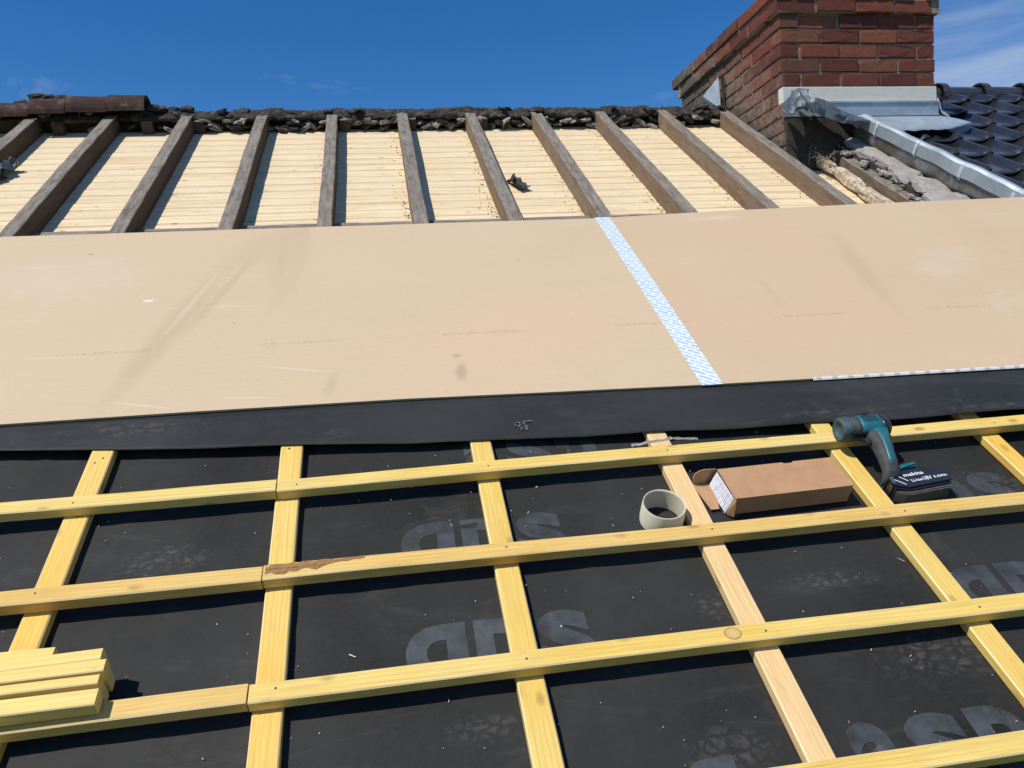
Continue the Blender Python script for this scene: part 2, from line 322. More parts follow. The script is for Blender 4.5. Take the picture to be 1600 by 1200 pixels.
def tape_mat():
    t = NT('blue_white_tape')
    c = t.coord((1, 1, 1), False, rot=(0, 0, R(38)))
    b = t.node('ShaderNodeTexBrick'); t.link(c, b.inputs[0]); b.inputs['Color1'].default_value = (.16, .36, .54, 1); b.inputs['Color2'].default_value = (.36, .54, .68, 1)
    b.inputs['Mortar'].default_value = (.74, .76, .76, 1); b.inputs['Scale'].default_value = 1; b.inputs['Brick Width'].default_value = .046; b.inputs['Row Height'].default_value = .0165
    b.inputs['Mortar Size'].default_value = .0042
    n = t.ramp(t.noise(t.coord((60, 200, 1), False), 2, 3), [(.45, 0.), (.55, 1.)])
    t.col(t.mix(t.math('MULTIPLY', n, .55), b.outputs[0], (.74, .76, .77))); return t.set(.35, spec=.5)
M['tape'] = tape_mat()
def brick_mat():
    t = NT('red_brick')
    rv = t.rand(); base = t.ramp(rv, [(0., (.12, .036, .027)), (.35, (.19, .053, .034)), (.65, (.25, .078, .044)), (.85, (.27, .105, .06)), (1., (.10, .042, .034))])
    n = t.ramp(t.noise(t.coord((14, 14, 40)), 2, 6, .7), [(.35, 0.), (.7, 1.)]); base = t.mix(t.math('MULTIPLY', n, .6), base, (.085, .038, .029)); m2 = t.ramp(t.noise(t.coord((5, 5, 9)), 3, 7, .75), [(.5, 0.), (.7, 1.)]); base = t.mix(t.math('MULTIPLY', m2, .55), base, (.045, .026, .022)); m3 = t.ramp(t.noise(t.coord((11, 11, 22)), 3, 6, .8), [(.60, 0.), (.72, 1.)]); base = t.mix(t.math('MULTIPLY', m3, .45), base, (.33, .22, .16))
    # lime run-off and old mortar smears low on the stack, near the slope
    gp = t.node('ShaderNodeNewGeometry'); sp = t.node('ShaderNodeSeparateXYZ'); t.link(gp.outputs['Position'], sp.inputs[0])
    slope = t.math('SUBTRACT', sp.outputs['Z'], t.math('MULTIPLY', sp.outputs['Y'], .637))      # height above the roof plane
    nn = t.node('ShaderNodeTexNoise'); nn.inputs['Scale'].default_value = 7; nn.inputs['Detail'].default_value = 6; t.link(gp.outputs['Position'], nn.inputs['Vector'])
    low = t.math('ADD', slope, t.math('MULTIPLY', t.math('SUBTRACT', nn.outputs[0], .5), .85))
    low = t.ramp(low, [(.08, 1.), (.46, 0.)]); side = t.ramp(sp.outputs['X'], [(2.441/4, 1.), (2.47/4, 0.)])
    s2 = t.math('LESS_THAN', sp.outputs['X'], 2.46)
    base = t.mix(t.math('MULTIPLY', t.math('MULTIPLY', low, s2), .85), base, t.ramp(t.noise(t.coord((16, 16, 16)), 2, 6, .75), [(.36, (.07, .055, .045)), (.5, (.20, .155, .115)), (.68, (.31, .26, .205))]))
    soot_shade = t.math('ADD', slope, t.math('MULTIPLY', t.math('SUBTRACT', nn.outputs[0], .5), .3)); soot_shade = t.ramp(soot_shade, [(.0, 1.), (.14, 0.)])
    base = t.mix(t.math('MULTIPLY', soot_shade, .6), base, (.07, .055, .045))
    ef = t.ramp(t.noise(t.coord((9, 9, 9)), 3, 6, .75), [(.62, 0.), (.78, 1.)]); base = t.mix(t.math('MULTIPLY', ef, .3), base, (.42, .32, .26))
    t.col(base); t.bump(t.noise(t.coord((60, 60, 60)), 2, 5, .7), .6, .003); return t.set(.85, spec=.25)
M['brick'] = brick_mat()
t = NT('lime_mortar'); t.col(t.ramp(t.noise(t.coord((10, 10, 10), False), 3, 6, .7), [(.3, (.20, .155, .115)), (.7, (.36, .30, .235))])); t.bump(t.noise(t.coord((40, 40, 40), False), 2, 5), .7, .004); M['mortar'] = t.set(.95, spec=.2)
t = NT('dark_render'); t.col(t.ramp(t.noise(t.coord((8, 8, 8), False), 2, 5), [(.3, (.035, .03, .027)), (.7, (.075, .065, .055))])); M['soot_shade'] = t.set(.95, spec=.2)  # near-black; on the chimney base it stands in for shade
t = NT('pale_render'); t.col(t.ramp(t.noise(t.coord((4, 4, 14), False), 3, 6, .7), [(.3, (.56, .55, .50)), (.7, (.68, .67, .62))])); t.bump(t.noise(t.coord((50, 50, 50), False), 1, 4), .3, .002); M['cream'] = t.set(.85)
def metal(name, a, b, rough=.42, metal_=.75, sc_=6):
    t = NT(name); c = t.coord((1, 1, 1))
    t.col(t.ramp(t.noise(c, sc_, 6, .65, .5), [(.3, a), (.7, b)])); t.bump(t.noise(c, sc_*3, 4), .15, .003)
    return t.set(rough, metal_)
M['zinc'] = metal('zinc', (.36, .42, .46), (.58, .66, .70), .40, .55)
M['lead'] = metal('grey_lead', (.065, .078, .09), (.16, .185, .21), .55, .4, 9)
M['leadpale'] = metal('pale_lead', (.42, .46, .50), (.60, .65, .69), .5, .2, 12)
t = NT('black_glazed_clay'); t.col(t.ramp(t.noise(t.coord((3, 3, 3)), 3, 4), [(.3, (.016, .017, .022)), (.7, (.030, .031, .038))])); t.bump(t.noise(t.coord((12, 12, 12)), 2, 3), .12, .004); M['glaze'] = t.set(.16, spec=.6, coat=.3); t.link(t.ramp(t.noise(t.coord((5, 5, 5)), 2, 4), [(.35, .12), (.7, .34)]), t.b.inputs['Roughness'])
t = NT('old_red_clay'); cc = t.ramp(t.noise(t.coord((4, 4, 4)), 3, 7, .7), [(.34, (.030, .022, .020)), (.54, (.065, .034, .028)), (.68, (.13, .12, .11))]); t.col(cc); t.bump(t.noise(t.coord((20, 20, 20)), 2, 6), .7, .004); M['clay'] = t.set(.9, spec=.2)
t = NT('crumbling_mortar'); t.col(t.ramp(t.noise(t.coord((9, 9, 9)), 2.2, 7, .75), [(.36, (.022, .019, .017)), (.55, (.062, .054, .046)), (.72, (.20, .185, .16))])); t.bump(t.noise(t.coord((30, 30, 30)), 2, 6, .75), .9, .008); M['rubble'] = t.set(.95, spec=.2)
t = NT('grey_cement'); t.col(t.ramp(t.noise(t.coord((7, 7, 7)), 2, 6, .7), [(.3, (.24, .215, .195)), (.7, (.40, .375, .345))])); t.bump(t.noise(t.coord((25, 25, 25)), 2, 6, .7), .6, .006); M['cement'] = t.set(.95, spec=.2)
t = NT('stained_cement'); t.col(t.ramp(t.noise(t.coord((9, 9, 9), False), 2, 6, .75), [(.34, (.09, .078, .066)), (.52, (.30, .27, .23)), (.7, (.46, .43, .38))])); t.bump(t.noise(t.coord((30, 30, 30), False), 2, 6, .7), .8, .006); M['cement2'] = t.set(.95, spec=.2)
t = NT('old_plaster'); t.col(t.ramp(t.noise(t.coord((6, 14, 14)), 3, 6, .7), [(.34, (.26, .18, .10)), (.6, (.62, .55, .43))])); t.bump(t.noise(t.coord((25, 25, 25)), 2, 6, .7), .8, .006); M['plaster'] = t.set(.95, spec=.2)
t = NT('straw'); t.col(t.ramp(t.noise(t.coord((6, 6, 6)), 3, 4), [(.3, (.28, .2, .10)), (.7, (.48, .38, .22))])); M['straw'] = t.set(.9)
t = NT('brown_cardboard'); t.col(t.ramp(t.noise(t.coord((14, 14, 14)), 2, 5), [(.3, (.40, .225, .118)), (.7, (.47, .27, .145))])); M['card'] = t.set(.8, spec=.25)
t = NT('card_core'); t.col(t.ramp(t.noise(t.coord((5, 5, 5)), 3, 4), [(.3, (.76, .71, .52)), (.7, (.82, .78, .60))])); M['core'] = t.set(.6)
t = NT('core_inside'); t.col((.56, .50, .38)); M['corein'] = t.set(.7)
def label_mat():
    t = NT('printed_label'); c = t.coord((1, 1, 1), False)
    b = t.node('ShaderNodeTexBrick'); t.link(t.coord((1, 1, 1), False, rot=(0, R(90), 0)), b.inputs[0])
    for k, v in (('Scale', 1), ('Brick Width', .03), ('Row Height', .006), ('Mortar Size', .0018)): b.inputs[k].default_value = v
    b.inputs['Color1'].default_value = (.22, .28, .40, 1); b.inputs['Color2'].default_value = (.62, .65, .7, 1); b.inputs['Mortar'].default_value = (.72, .73, .75, 1)
    t.col(b.outputs[0]); return t.set(.5)
M['label'] = label_mat()
def plain(name, c, rough=.5, metal=0, var=.25, spec=.5, scl=40):
    t = NT(name); t.col(t.ramp(t.noise(t.coord((1, 1, 1), False), scl, 4), [(.3, tuple(x*(1-var) for x in c)), (.7, tuple(x*(1+var) for x in c))])); return t.set(rough, metal, spec)
M['teal'] = plain('teal_plastic', (.012, .125, .155), .42)
M['tealdark'] = plain('dusty_teal_plastic', (.045, .085, .095), .6, var=.4)
M['rubber'] = plain('dusty_black_rubber', (.05, .053, .055), .75, var=.4)
M['blackplastic'] = plain('black_plastic', (.014, .016, .024), .3)
M['greyplastic'] = plain('dusty_grey_plastic', (.115, .105, .09), .6)
M['steel'] = plain('steel', (.35, .35, .36), .35, .9)
M['white'] = plain('white_print', (.75, .76, .78), .5, var=.03)
M['nail'] = plain('dark_nail', (.07, .05, .035), .5, .4)
M['felt'] = plain('torn_roofing_felt', (.05, .05, .052), .8, var=.5, scl=20)
M['plasticscrap'] = plain('clear_grey_plastic', (.30, .28, .22), .45, var=.5)
t = NT('garden_grass'); t.col(t.ramp(t.noise(t.coord((1, 1, 1), False), .7, 6), [(.35, (.045, .075, .022)), (.7, (.08, .10, .04))])); M['grass'] = t.set(.95, spec=.1)
M['dirt'] = plain('dry_dirt', (.24, .17, .10), .95, var=.6)
M['wall'] = plain('rendered_wall', (.40, .37, .33), .9)

# ---------------------------------------------------------------- setting: ground, roof bed
T = .213                  # top of the insulated bed (roof frame w)
CT = .024; HT = .027      # counter batten / tile batten thickness
WL = T + CT; WH = WL + HT
bm = bmesh.new(); g = 1500
bm.faces.new([bm.verts.new(p) for p in ((-g, -g, -5.2), (g, -g, -5.2), (g, g, -5.2), (-g, g, -5.2))])
structure(obj('ground', bm, M['grass']))
# underlay sheet over the lower insulation
def und(a, b):
    u = -3.2 + 7.2*a; v = -.35 + 2.07*b
    w = T + .0014*noise.noise((u*5, v*5, 0)) + .0010*noise.noise((u*17, v*17, 3))
    r1 = 1-abs(noise.noise((u*2.3+v*1.1, v*4.2-u*.8, 7)))*5; r2 = 1-abs(noise.noise((u*4.9-v*2, v*3.1+u*2.2, 17)))*6
    w += .0058*max(0, r1)**2*max(0, noise.noise((u*1.7, v*1.7, 5))+.25) + .0040*max(0, r2)**2*max(0, noise.noise((u*2.1, v*2.1, 25))+.2)
    return (u, v, w)
bm = grid(420, 130, und)
o = obj('roofing_underlay', bm, M['underlay'], mw=MR.copy(), smooth=True)
tag(o, 'black roofing underlay with grey lettering stretched beneath the yellow battens', 'underlay')
underlay = o
bm = bmesh.new(); add_box(bm, -3.2, 4.0, -.35, 1.6, .0, T-.012); structure(obj('roof_bed', bm, M['foam'], mw=MR.copy()))

# ---------------------------------------------------------------- insulated boards
def sheet(bot, top, z0, z1):
    pts = bot + list(reversed(top)); bm = bmesh.new()
    a = [bm.verts.new((x, y, z0)) for x, y in pts]; b = [bm.verts.new((x, y, z1)) for x, y in pts]
    n = len(pts)
    for i in range(n): bm.faces.new((a[i], a[(i+1) % n], b[(i+1) % n], b[i]))
    bm.faces.new(b); bm.faces.new(list(reversed(a))); return bm
BT = T + .012
left_b = [(-3.2, 1.69), (-.942, 1.69), (-.495, 1.69), (.054, 1.684), (.414, 1.671), (.888, 1.656)]
left_t = [(-3.2, 2.837), (-.677, 2.836), (.523, 2.836), (.888, 2.836)]
right_b = [(.892, 1.656), (1.25, 1.649), (1.86, 1.638), (4., 1.60)]
right_t = [(.892, 2.836), (1.333, 2.866), (2.045, 2.898), (2.876, 2.923), (4., 2.955)]
for nm, lab, bb, tt in (('left', 'large pale tan insulation board with scuffed streaks, left of the blue tape seam', left_b, left_t),
                        ('right', 'large tan insulation board with faint dusty rubs, right of the blue tape seam', right_b, right_t)):
    th = thing('insulation_board', lab, 'insulation board', MR.copy(), 'insulation boards across the rafters')
    obj('facing', sheet(bb, tt, BT-.005, BT), M['board'], th)
    ib = [(x, y+.004) for x, y in bb]; it = [(x, y-.003) for x, y in tt]
    obj('foam_core', sheet(ib, it, .002, BT-.0055), M['foam'], th)
# tape over the seam
bm = grid(2, 40, lambda a, b: (.858+.062*a + .016*(1-b)*0 + .003*math.sin(b*3), 1.652 + 1.186*b, BT + .0012 + .0005*noise.noise((a*3, b*30, 0))))
o = obj('seam_tape', bm, M['tape'], mw=MR.copy()); thicken(o, .0008, 1)
tag(o, 'blue and white patterned tape sealing the seam between the two tan boards', 'tape')
bm = grid(60, 2, lambda a, b: (1.19+.92*a, 1.6495-.0125*a + .008*(b-.5) - .0005 , BT + .0011 - (.004 if b < .25 else 0)))
t = NT('striped_edge_tape'); w_ = t.node('ShaderNodeTexWave'); w_.inputs['Scale'].default_value = 6.5; t.link(t.coord((1, 0, 0), False), w_.inputs[0])
t.col(t.ramp(w_.outputs[0], [(.18, (.50, .49, .48)), (.36, (.74, .73, .71))])); t.set(.4)
o = obj('edge_tape', bm, t.m, mw=MR.copy()); thicken(o, .0008, 1)
tag(o, 'thin white striped tape along the lower edge of the right board', 'tape')

# membrane flap hanging from the boards onto the battens
FB = [(-3.2, 1.60), (-.895, 1.565), (-.623, 1.533), (-.2, 1.50), (.197, 1.467), (.63, 1.449), (1.07, 1.434), (1.361, 1.414), (1.666, 1.402), (4., 1.33)]
FTt = [(-3.2, 1.70), (.05, 1.70), (.9, 1.672), (1.86, 1.655), (4., 1.61)]
def lerp_tab(tab, x):
    for (a, p), (b, q) in zip(tab, tab[1:]):
        if x <= b: return p + (q-p)*(x-a)/(b-a)
    return tab[-1][1]
def flap(a, b):
    u = -3.2 + 7.2*a; lo = lerp_tab(FB, u); hi = lerp_tab(FTt, u); v = hi + (lo-hi)*b
    up = min(1, b/.45); up = up*up*(3-2*up)
    k = (u + .672)/.44; sag = math.sin(math.pi*(k-math.floor(k)))**2 * .004 * up
    rip = .0025*noise.noise((u*3.2, b*2.2, 4)) * up + .0012*noise.noise((u*11, b*6, 8))*up
    edge = .003*max(0, b-.8)/.2*noise.noise((u*5, 0, 2))
    on_h = 0.0
    if u > 1.1: on_h = min(1, (u-1.1)/.5)*max(0, (b-.75)/.25)*.020
    return (u, v, T + .002 + (CT + .003)*up - sag + rip + edge + on_h)
o = obj('membrane_flap', grid(300, 16, flap), M['flap'], mw=MR.copy(), smooth=True); thicken(o, .0014, 1)
tag(o, 'wide charcoal membrane flap hanging below the tan boards over the batten ends', 'membrane')
# chalk scrawl on it
def strokes(bm, pts, w=.0024):
    for (x0, y0), (x1, y1) in pts:
        d = Vector((x1-x0, y1-y0, 0)); n = Vector((-d.y, d.x, 0)).normalized()*w/2
        vs_ = [bm.verts.new(p) for p in (Vector((x0, y0, 0))-n, Vector((x1, y1, 0))-n, Vector((x1, y1, 0))+n, Vector((x0, y0, 0))+n)]
        bm.faces.new(vs_)
bm = bmesh.new()
strokes(bm, [((0, .0), (.014, .004)), ((.014, .004), (.017, -.008)), ((.017, -.008), (.007, -.013)), ((.007, -.013), (.018, -.019)), ((.018, -.019), (.014, -.029)), ((.002, -.011), (.004, -.004)),
             ((.026, .002), (.027, -.028)), ((.022, .004), (.047, .006)), ((.031, -.012), (.031, -.03))])
chalk = obj('chalk_mark', bm, M['chalk'], o, mw=Matrix.Translation((.305, 1.522, WL+.0068)))

# ---------------------------------------------------------------- printed words on the underlay (rotated half a turn)
def text_mesh(body, width, height, bold=.012, name='lettering', mat=None, proj=None):
    cu = bpy.data.curves.new('txt', 'FONT'); cu.body = body; cu.size = 1; cu.offset = bold; cu.resolution_u = 4
    to = bpy.data.objects.new('txt', cu); C.objects.link(to)
    dg = bpy.context.evaluated_depsgraph_get(); me = bpy.data.meshes.new_from_object(to.evaluated_get(dg))
    bpy.data.objects.remove(to); bpy.data.curves.remove(cu)
    xs = [v.co.x for v in me.vertices]; x0, x1 = min(xs), max(xs); k = width/(x1-x0); ky = height
    for v in me.vertices: v.co = Vector(((v.co.x-x0)*k, v.co.y*ky, 0))
    me.name = name; me.materials.append(mat); return me
def glyph(ch):
    cu = bpy.data.curves.new('txt', 'FONT'); cu.body = ch; cu.size = 1; cu.offset = .035; cu.resolution_u = 5
    to = bpy.data.objects.new('txt', cu); C.objects.link(to)
    me = bpy.data.meshes.new_from_object(to.evaluated_get(bpy.context.evaluated_depsgraph_get()))
    bpy.data.objects.remove(to); bpy.data.curves.remove(cu)
    bm = bmesh.new(); bm.from_mesh(me); bpy.data.meshes.remove(me)
    for k in range(2):
        bmesh.ops.subdivide_edges(bm, edges=[e for e in bm.edges if e.calc_length() > .16], cuts=1)
        bmesh.ops.triangulate(bm, faces=bm.faces[:])
    return bm
xs_ = [v.co.y for v in glyph('x').verts]; XH = max(xs_)
def letter(ch, u0, u1, vtop, xh=.115):
    bm = glyph(ch); x0 = min(v.co.x for v in bm.verts); x1 = max(v.co.x for v in bm.verts)
    for v in bm.verts:
        yy = max(v.co.y, -.06 + (v.co.y+.06)*.05)
        u = u0 + (v.co.x-x0)/(x1-x0)*(u1-u0); w = vtop - xh + yy/XH*xh
        v.co = Vector((u, w, und((u+3.2)/7.2, (w+.35)/2.07)[2] + .0009))
    obj('printed_letter', bm, M['print'], underlay)
for (du, vt) in ((0, .957), (1.112, .953), (0.005, 1.228), (1.112, 1.228)):
    letter('q', du+.0, du+.115, vt); letter('p', du+.13, du+.236, vt); letter('s', du+.25, du+.353, vt)
for du, vt in ((0, .652), (-.555, 1.50), (.53, 1.50)):
    letter('a', du+.725, du+.812, vt); letter('s', du+.83, du+.94, vt); letter('p', du+.955, du+1.055, vt)
letter('s', .07, .17, .632); letter('q', .42, .52, .632)

# ---------------------------------------------------------------- counter battens (run up the slope)
def nail_at(parent, x, y, z):
    bm = bmesh.new(); bmesh.ops.create_cone(bm, segments=8, cap_ends=True, radius1=.0027, radius2=.0022, depth=.002)
    return obj('nail', bm, M['nail'], parent, mw=LM(x, y, z))
cb = [('golden', 'first yellow counter batten from the left, the one disappearing under the loose batten pile'), ('golden', 'second yellow counter batten from the left, crossed by all the batten butt joints'),
      ('yellow', 'third yellow counter batten from the left, running through the middle of the lattice'), ('pink', 'pale pinkish counter batten between the tape roll and the cardboard box'),
      ('yellow', 'yellow counter batten between the cardboard box and the cordless driver'), ('golden', 'rightmost yellow counter batten, past the cordless driver')]
for i, (m, lab) in enumerate(cb):
    u = -.692 + .4405*i + .025
    lean = (0.0, R(.9), R(-.1), R(-.2), 0, R(2))[i]
    L = 1.905; th = thing('counter_batten', lab, 'batten', RM(u, -.35, T+.0015, R(90)+lean*.3), 'counter battens running up the slope')
    obj('timber', beam(L, .05, CT-.002, 60, .0024, .003, .0006, 11+i, arris=True), (M[m], M['arris']), th)
    for x in (1.845, 1.86) if i < 2 else (): nail_at(th, x, .006 if x < 1.85 else -.008, CT-.0005)
# far one under the flap on the right and one left of the frame
for u, lab in ((1.95, 'yellow counter batten beyond the right picture edge'),):
    pass

# ---------------------------------------------------------------- tile battens (run along the slope)
hv = [1.358, 1.104, .843, .583]
joint = [-.255, -.262, -.262, -.26]
Hm = [('yellow', 'yellow'), ('orange', 'orange'), ('orange', 'yellow'), ('yellow', 'yellow')]
Hl = [('topmost yellow tile batten, left piece, just below the membrane flap', 'topmost yellow tile batten, long right piece carrying the head of the driver'),
      ('second tile batten from the top, tan left piece ending at a butt joint', 'second tile batten from the top, long tan right piece with a rough bark edge'),
      ('third tile batten from the top, tan left piece beneath the loose pile', 'third tile batten from the top, long yellow right piece with a round knot'),
      (None, 'lowest yellow tile batten, cut off by the bottom right corner')]
rot = [(0, R(.55)), (0, R(.0)), (0, R(-.05)), (0, R(-.3))]
for k in range(4):
    for s in (0, 1):
        if Hl[k][s] is None: continue
        v = hv[k] - .0185
        if s == 0: u0, L = -3.0, joint[k]-.0012+3.0
        else: u0, L = joint[k]+.0012, 3.6
        mw = RM(u0, v, WL+.0005, rot[k][s])
        th = thing('tile_batten', Hl[k][s], 'batten', mw, 'tile battens nailed across the slope')
        obj('timber', beam(L, .037, HT, 90, .0022, .004, .0005, 31+k*2+s, arris=True), (M[Hm[k][s]], M['arris']), th)
        for i in range(6):
            uu = -.667 + .4405*i
            if (s == 0) == (uu < joint[k]) and u0 < uu < u0+L:
                x = uu-u0 + (.012 if abs(uu-joint[k]) < .05 else 0) + rnd.uniform(-.008, .008); nail_at(th, x, rnd.uniform(-.006, .006), HT-.0006+topz(x, 31+k*2+s))
        if (k, s) == (1, 1):
            bm = bmesh.new()
            def bark(a, b):
                x = .004+.19*a; e = min(1, (1-a)*3)
                y = .0192 - (.030 - .022*a**1.5 + .010*noise.noise((a*9, 4, 2)))*(1-b); edge = math.sin(math.pi*b)**.5
                return (x, y + .004*noise.noise((x*40, b*3, 0)), HT + topz(x, 31+1*2+1) - .0012 + .0050*e*abs(noise.noise((x*60, y*170, 1)))*edge + .0015*edge)
            b_ = obj('bark_edge', grid(60, 8, bark), M['bark'], th); b_['label'] = 'rough brown bark left on the batten'
        if (k, s) == (2, 1):
            bm = bmesh.new(); bmesh.ops.create_circle(bm, cap_ends=True, segments=20, radius=1)
            for q in bm.verts: q.co = Vector((q.co.x*.017*(1+.15*noise.noise(q.co*2)), q.co.y*.0135, 0))
            tk = NT('knot_wood'); cc = tk.coord((1, 1.25, 1), False); ln = tk.node('ShaderNodeVectorMath', operation='LENGTH'); tk.link(cc, ln.inputs[0])
            wv = tk.math('ADD', ln.outputs['Value'], tk.math('MULTIPLY', tk.noise(cc, 160, 3), .004))
            tk.col(tk.ramp(tk.math('MULTIPLY', wv, 50), [(.06, (.25, .11, .02)), (.14, (.66, .46, .17)), (.74, (.58, .38, .13)), (.88, (.34, .19, .06)), (.98, (.62, .43, .16))])); tk.set(.6)
            obj('knot', bm, tk.m, th, mw=LM(.593-u0, .001, HT+.0007+topz(.593-u0, 36)))

# ---------------------------------------------------------------- loose pile of battens (lower left)
labs = ['rearmost loose batten of the pile, its end cut shorter than the rest', 'second loose batten from the back of the pile', 'third loose batten from the back of the pile, sticking out furthest',
        'thin loose batten on edge in the middle of the pile', 'front loose batten of the pile, overhanging the nailed batten']
pile = [(-.592, .944, .022, .036, WL+.001), (-.502, .9125, .023, .047, WL+.012), (-.491, .888, .023, .059, WL+.001), (-.494, .8615, .018, .058, WL+.001), (-.490, .8305, .030, .028, WH+.0035)]
for i, (ue, v, wd, ht, w0) in enumerate(pile):
    o = obj('loose_batten', beam(2.4, wd, ht, 60, .0018, .003, .0004, 61+i, arris=True), (M['fresh'], M['arris']), mw=RM(ue, v+.006*0, w0, math.pi + R((-.9, 1.2, .6, .3, .5)[i])))
    tag(o, labs[i], 'batten', 'loose battens stacked at the lower left')
# bearers that hold the pile's second layer
for i, (ue, v) in enumerate(((-.50, .914), )):
    o = obj('loose_batten', beam(2.3, .030, .010, 12, .001, .001, 0, 81+i), M['fresh'], mw=RM(ue-.03, v, WL+.001, math.pi))
    tag(o, 'flat thin batten at the bottom of the pile', 'batten', 'loose battens stacked at the lower left')

# ---------------------------------------------------------------- wood chips on the underlay
bm = bmesh.new()
for i in range(330):
    u = rnd.uniform(-1.1, 1.9); v = rnd.uniform(.45, 1.5)
    L = rnd.choice((.0007, .0009, .001, .001, .0012, .0015, .002, .003) if i % 14 else (.004, .006, .008)); Wd = rnd.uniform(.0004, .0011)
    a = rnd.uniform(0, 6.28); d = Vector((math.cos(a), math.sin(a), 0)); n = Vector((-d.y, d.x, 0)); c = Vector((u, v, T+.0045))
    p = [c+d*L+n*Wd*.3, c-d*L*.8+n*Wd, c-d*L-n*Wd*.5, c+d*L*.6-n*Wd]
    up = Vector((0, 0, rnd.uniform(.0004, .0012)))
    lo = [bm.verts.new(q) for q in p]; hi = [bm.verts.new(q+up*(1 if j < 2 else .4)) for j, q in enumerate(p)]
    bm.faces.new(hi)
    for j in range(4): bm.faces.new((lo[j], lo[(j+1) % 4], hi[(j+1) % 4], hi[j]))
o = obj('wood_chips', bm, M['chip'], mw=MR.copy()); tag(o, 'tiny pale wood chips scattered over the black underlay', 'wood chips', kind='stuff')

# ---------------------------------------------------------------- plank deck seen between the old rafters
deck = thing('plank_deck', 'pale spruce planks lining the roof between the old rafters', 'planking', RM(0, 0, -.1))
pv = 3.1; r = 0
ends = [-3.4, -1.2, 1.05, 3.1]
while pv < 5.12:
    hgt = .098
    jx = -1.5248 + .44*rnd.choice((1, 2, 3, 4, 5, 6, 7, 8)) - .033; cuts = [-3.4, jx, 3.05]
    for a, b in zip(cuts, cuts[1:]):
        bm = beam(b-a-.002, hgt-.0045, .018, 6, .0055, .001, .0006, int(pv*100)+int(a*10))
        obj('plank', bm, M['plank'], deck, mw=LM(a, pv+hgt/2, -.018 + rnd.uniform(-.001, .001)))
    pv += hgt; r += 1
bm = bmesh.new(); add_box(bm, -3.4, 3.05, 3.0, 5.16, -.05, -.024); obj('backing', bm, M['older'], deck)

# old rafters
ords = ['first', 'second', 'third', 'fourth', 'fifth', 'sixth', 'seventh', 'eighth', 'ninth', 'tenth', 'eleventh']
side = ['cut by the left picture edge', 'with a deep shadow on its right', 'leaning right towards the ridge', 'with a blotchy grey top', 'nearly upright in view', 'just right of the upright one',
        'with a dark scrap beside it', 'meeting the board at the blue tape', 'with a tan left face', 'second from the chimney', 'running past the chimney corner']
for i in range(-1, 10):
    ur = -1.5248 + .44*i + (.01 if i == 2 else 0)
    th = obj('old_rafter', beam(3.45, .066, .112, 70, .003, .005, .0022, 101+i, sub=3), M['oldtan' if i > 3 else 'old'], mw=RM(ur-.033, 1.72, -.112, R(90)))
    tag(th, 'weathered grey-brown rafter, %s from the left, %s' % (ords[i+1], side[i+1]), 'rafter', 'old roof rafters below the ridge')
th = obj('old_rafter', beam(2.7, .07, .11, 40, .004, .008, .006, 131, sub=3), M['oldtan'], mw=RM(2.77, 1.72, -.11, R(90)))
tag(th, 'weathered rafter beside the grey cement slabs at the gable side', 'rafter', 'old roof rafters below the ridge')
# blocking laths between the rafters just above the boards
for i in range(-1, 10):
    a = -1.5248 + .44*i + .002; b = a + .44 - .07 if i < 9 else 2.73
    o = obj('blocking_lath', beam(b-a, .035, .03, 10, .003, .003, .002, 151+i), M['old'], mw=RM(a, 3.545, -.098))
    tag(o, ('weathered lath closing the bay right of the %s rafter from the left' % ords[i+1]), 'lath', 'laths across the bays above the boards')

bm = bmesh.new()
for i in range(800):
    k = rnd.choice((3, 4, 4, 5, 5, 5, 6, 6, 7, 7, 8, 9)); ue = -1.5248 + .44*k - .066
    u = ue - abs(rnd.gauss(0, .028)) - .004; v = rnd.uniform(3.5, 5.0) if rnd.random() < .6 else 3.45 + abs(rnd.gauss(0, .25)); sz = rnd.choice((.001, .0015, .002, .002, .003, .003, .005))
    merge(bm, rock(600+i, sz, sz*rnd.uniform(.6, 1.6), sz*.7, 1, .6), 0, LM(u, v, -.098, rnd.uniform(0, 3)))
o = obj('dirt_crumbs', bm, M['dirt'], mw=MR.copy()); tag(o, 'dark dirt crumbs gathered along the rafters on the pale planks', 'dirt', kind='stuff')
# ---------------------------------------------------------------- ridge: board, far-side rafter stubs, rubble, old ridge tiles
o = obj('ridge_board', beam(5.9, .03, .16, 40, .004, .006, .004, 171, sub=2), M['older'], mw=RM(-3.4, 5.20, -.17)); tag(o, 'dark ridge board running behind the tops of the old rafters', 'ridge board')
st = [(-1.86, 'by the second rafter'), (-1.35, 'under the end of the red ridge tiles'), (-1.05, 'by the third rafter'), (-.165, 'by the upright rafter'), (.255, 'by the sixth rafter'), (.72, 'by the seventh rafter'), (1.13, 'by the eighth rafter'), (2.02, 'close to the chimney')]
for i, (u, wh) in enumerate(st):
    o = obj('rafter_stub', beam(.12, .062, .10, 6, .004, .003, .003, 181+i, sub=2), M['old'], mw=RM(u, 5.10, -.125, R(90)))
    tag(o, 'short dark rafter stub at the ridge %s' % wh, 'rafter stub', 'stubs of the far rafters at the ridge')
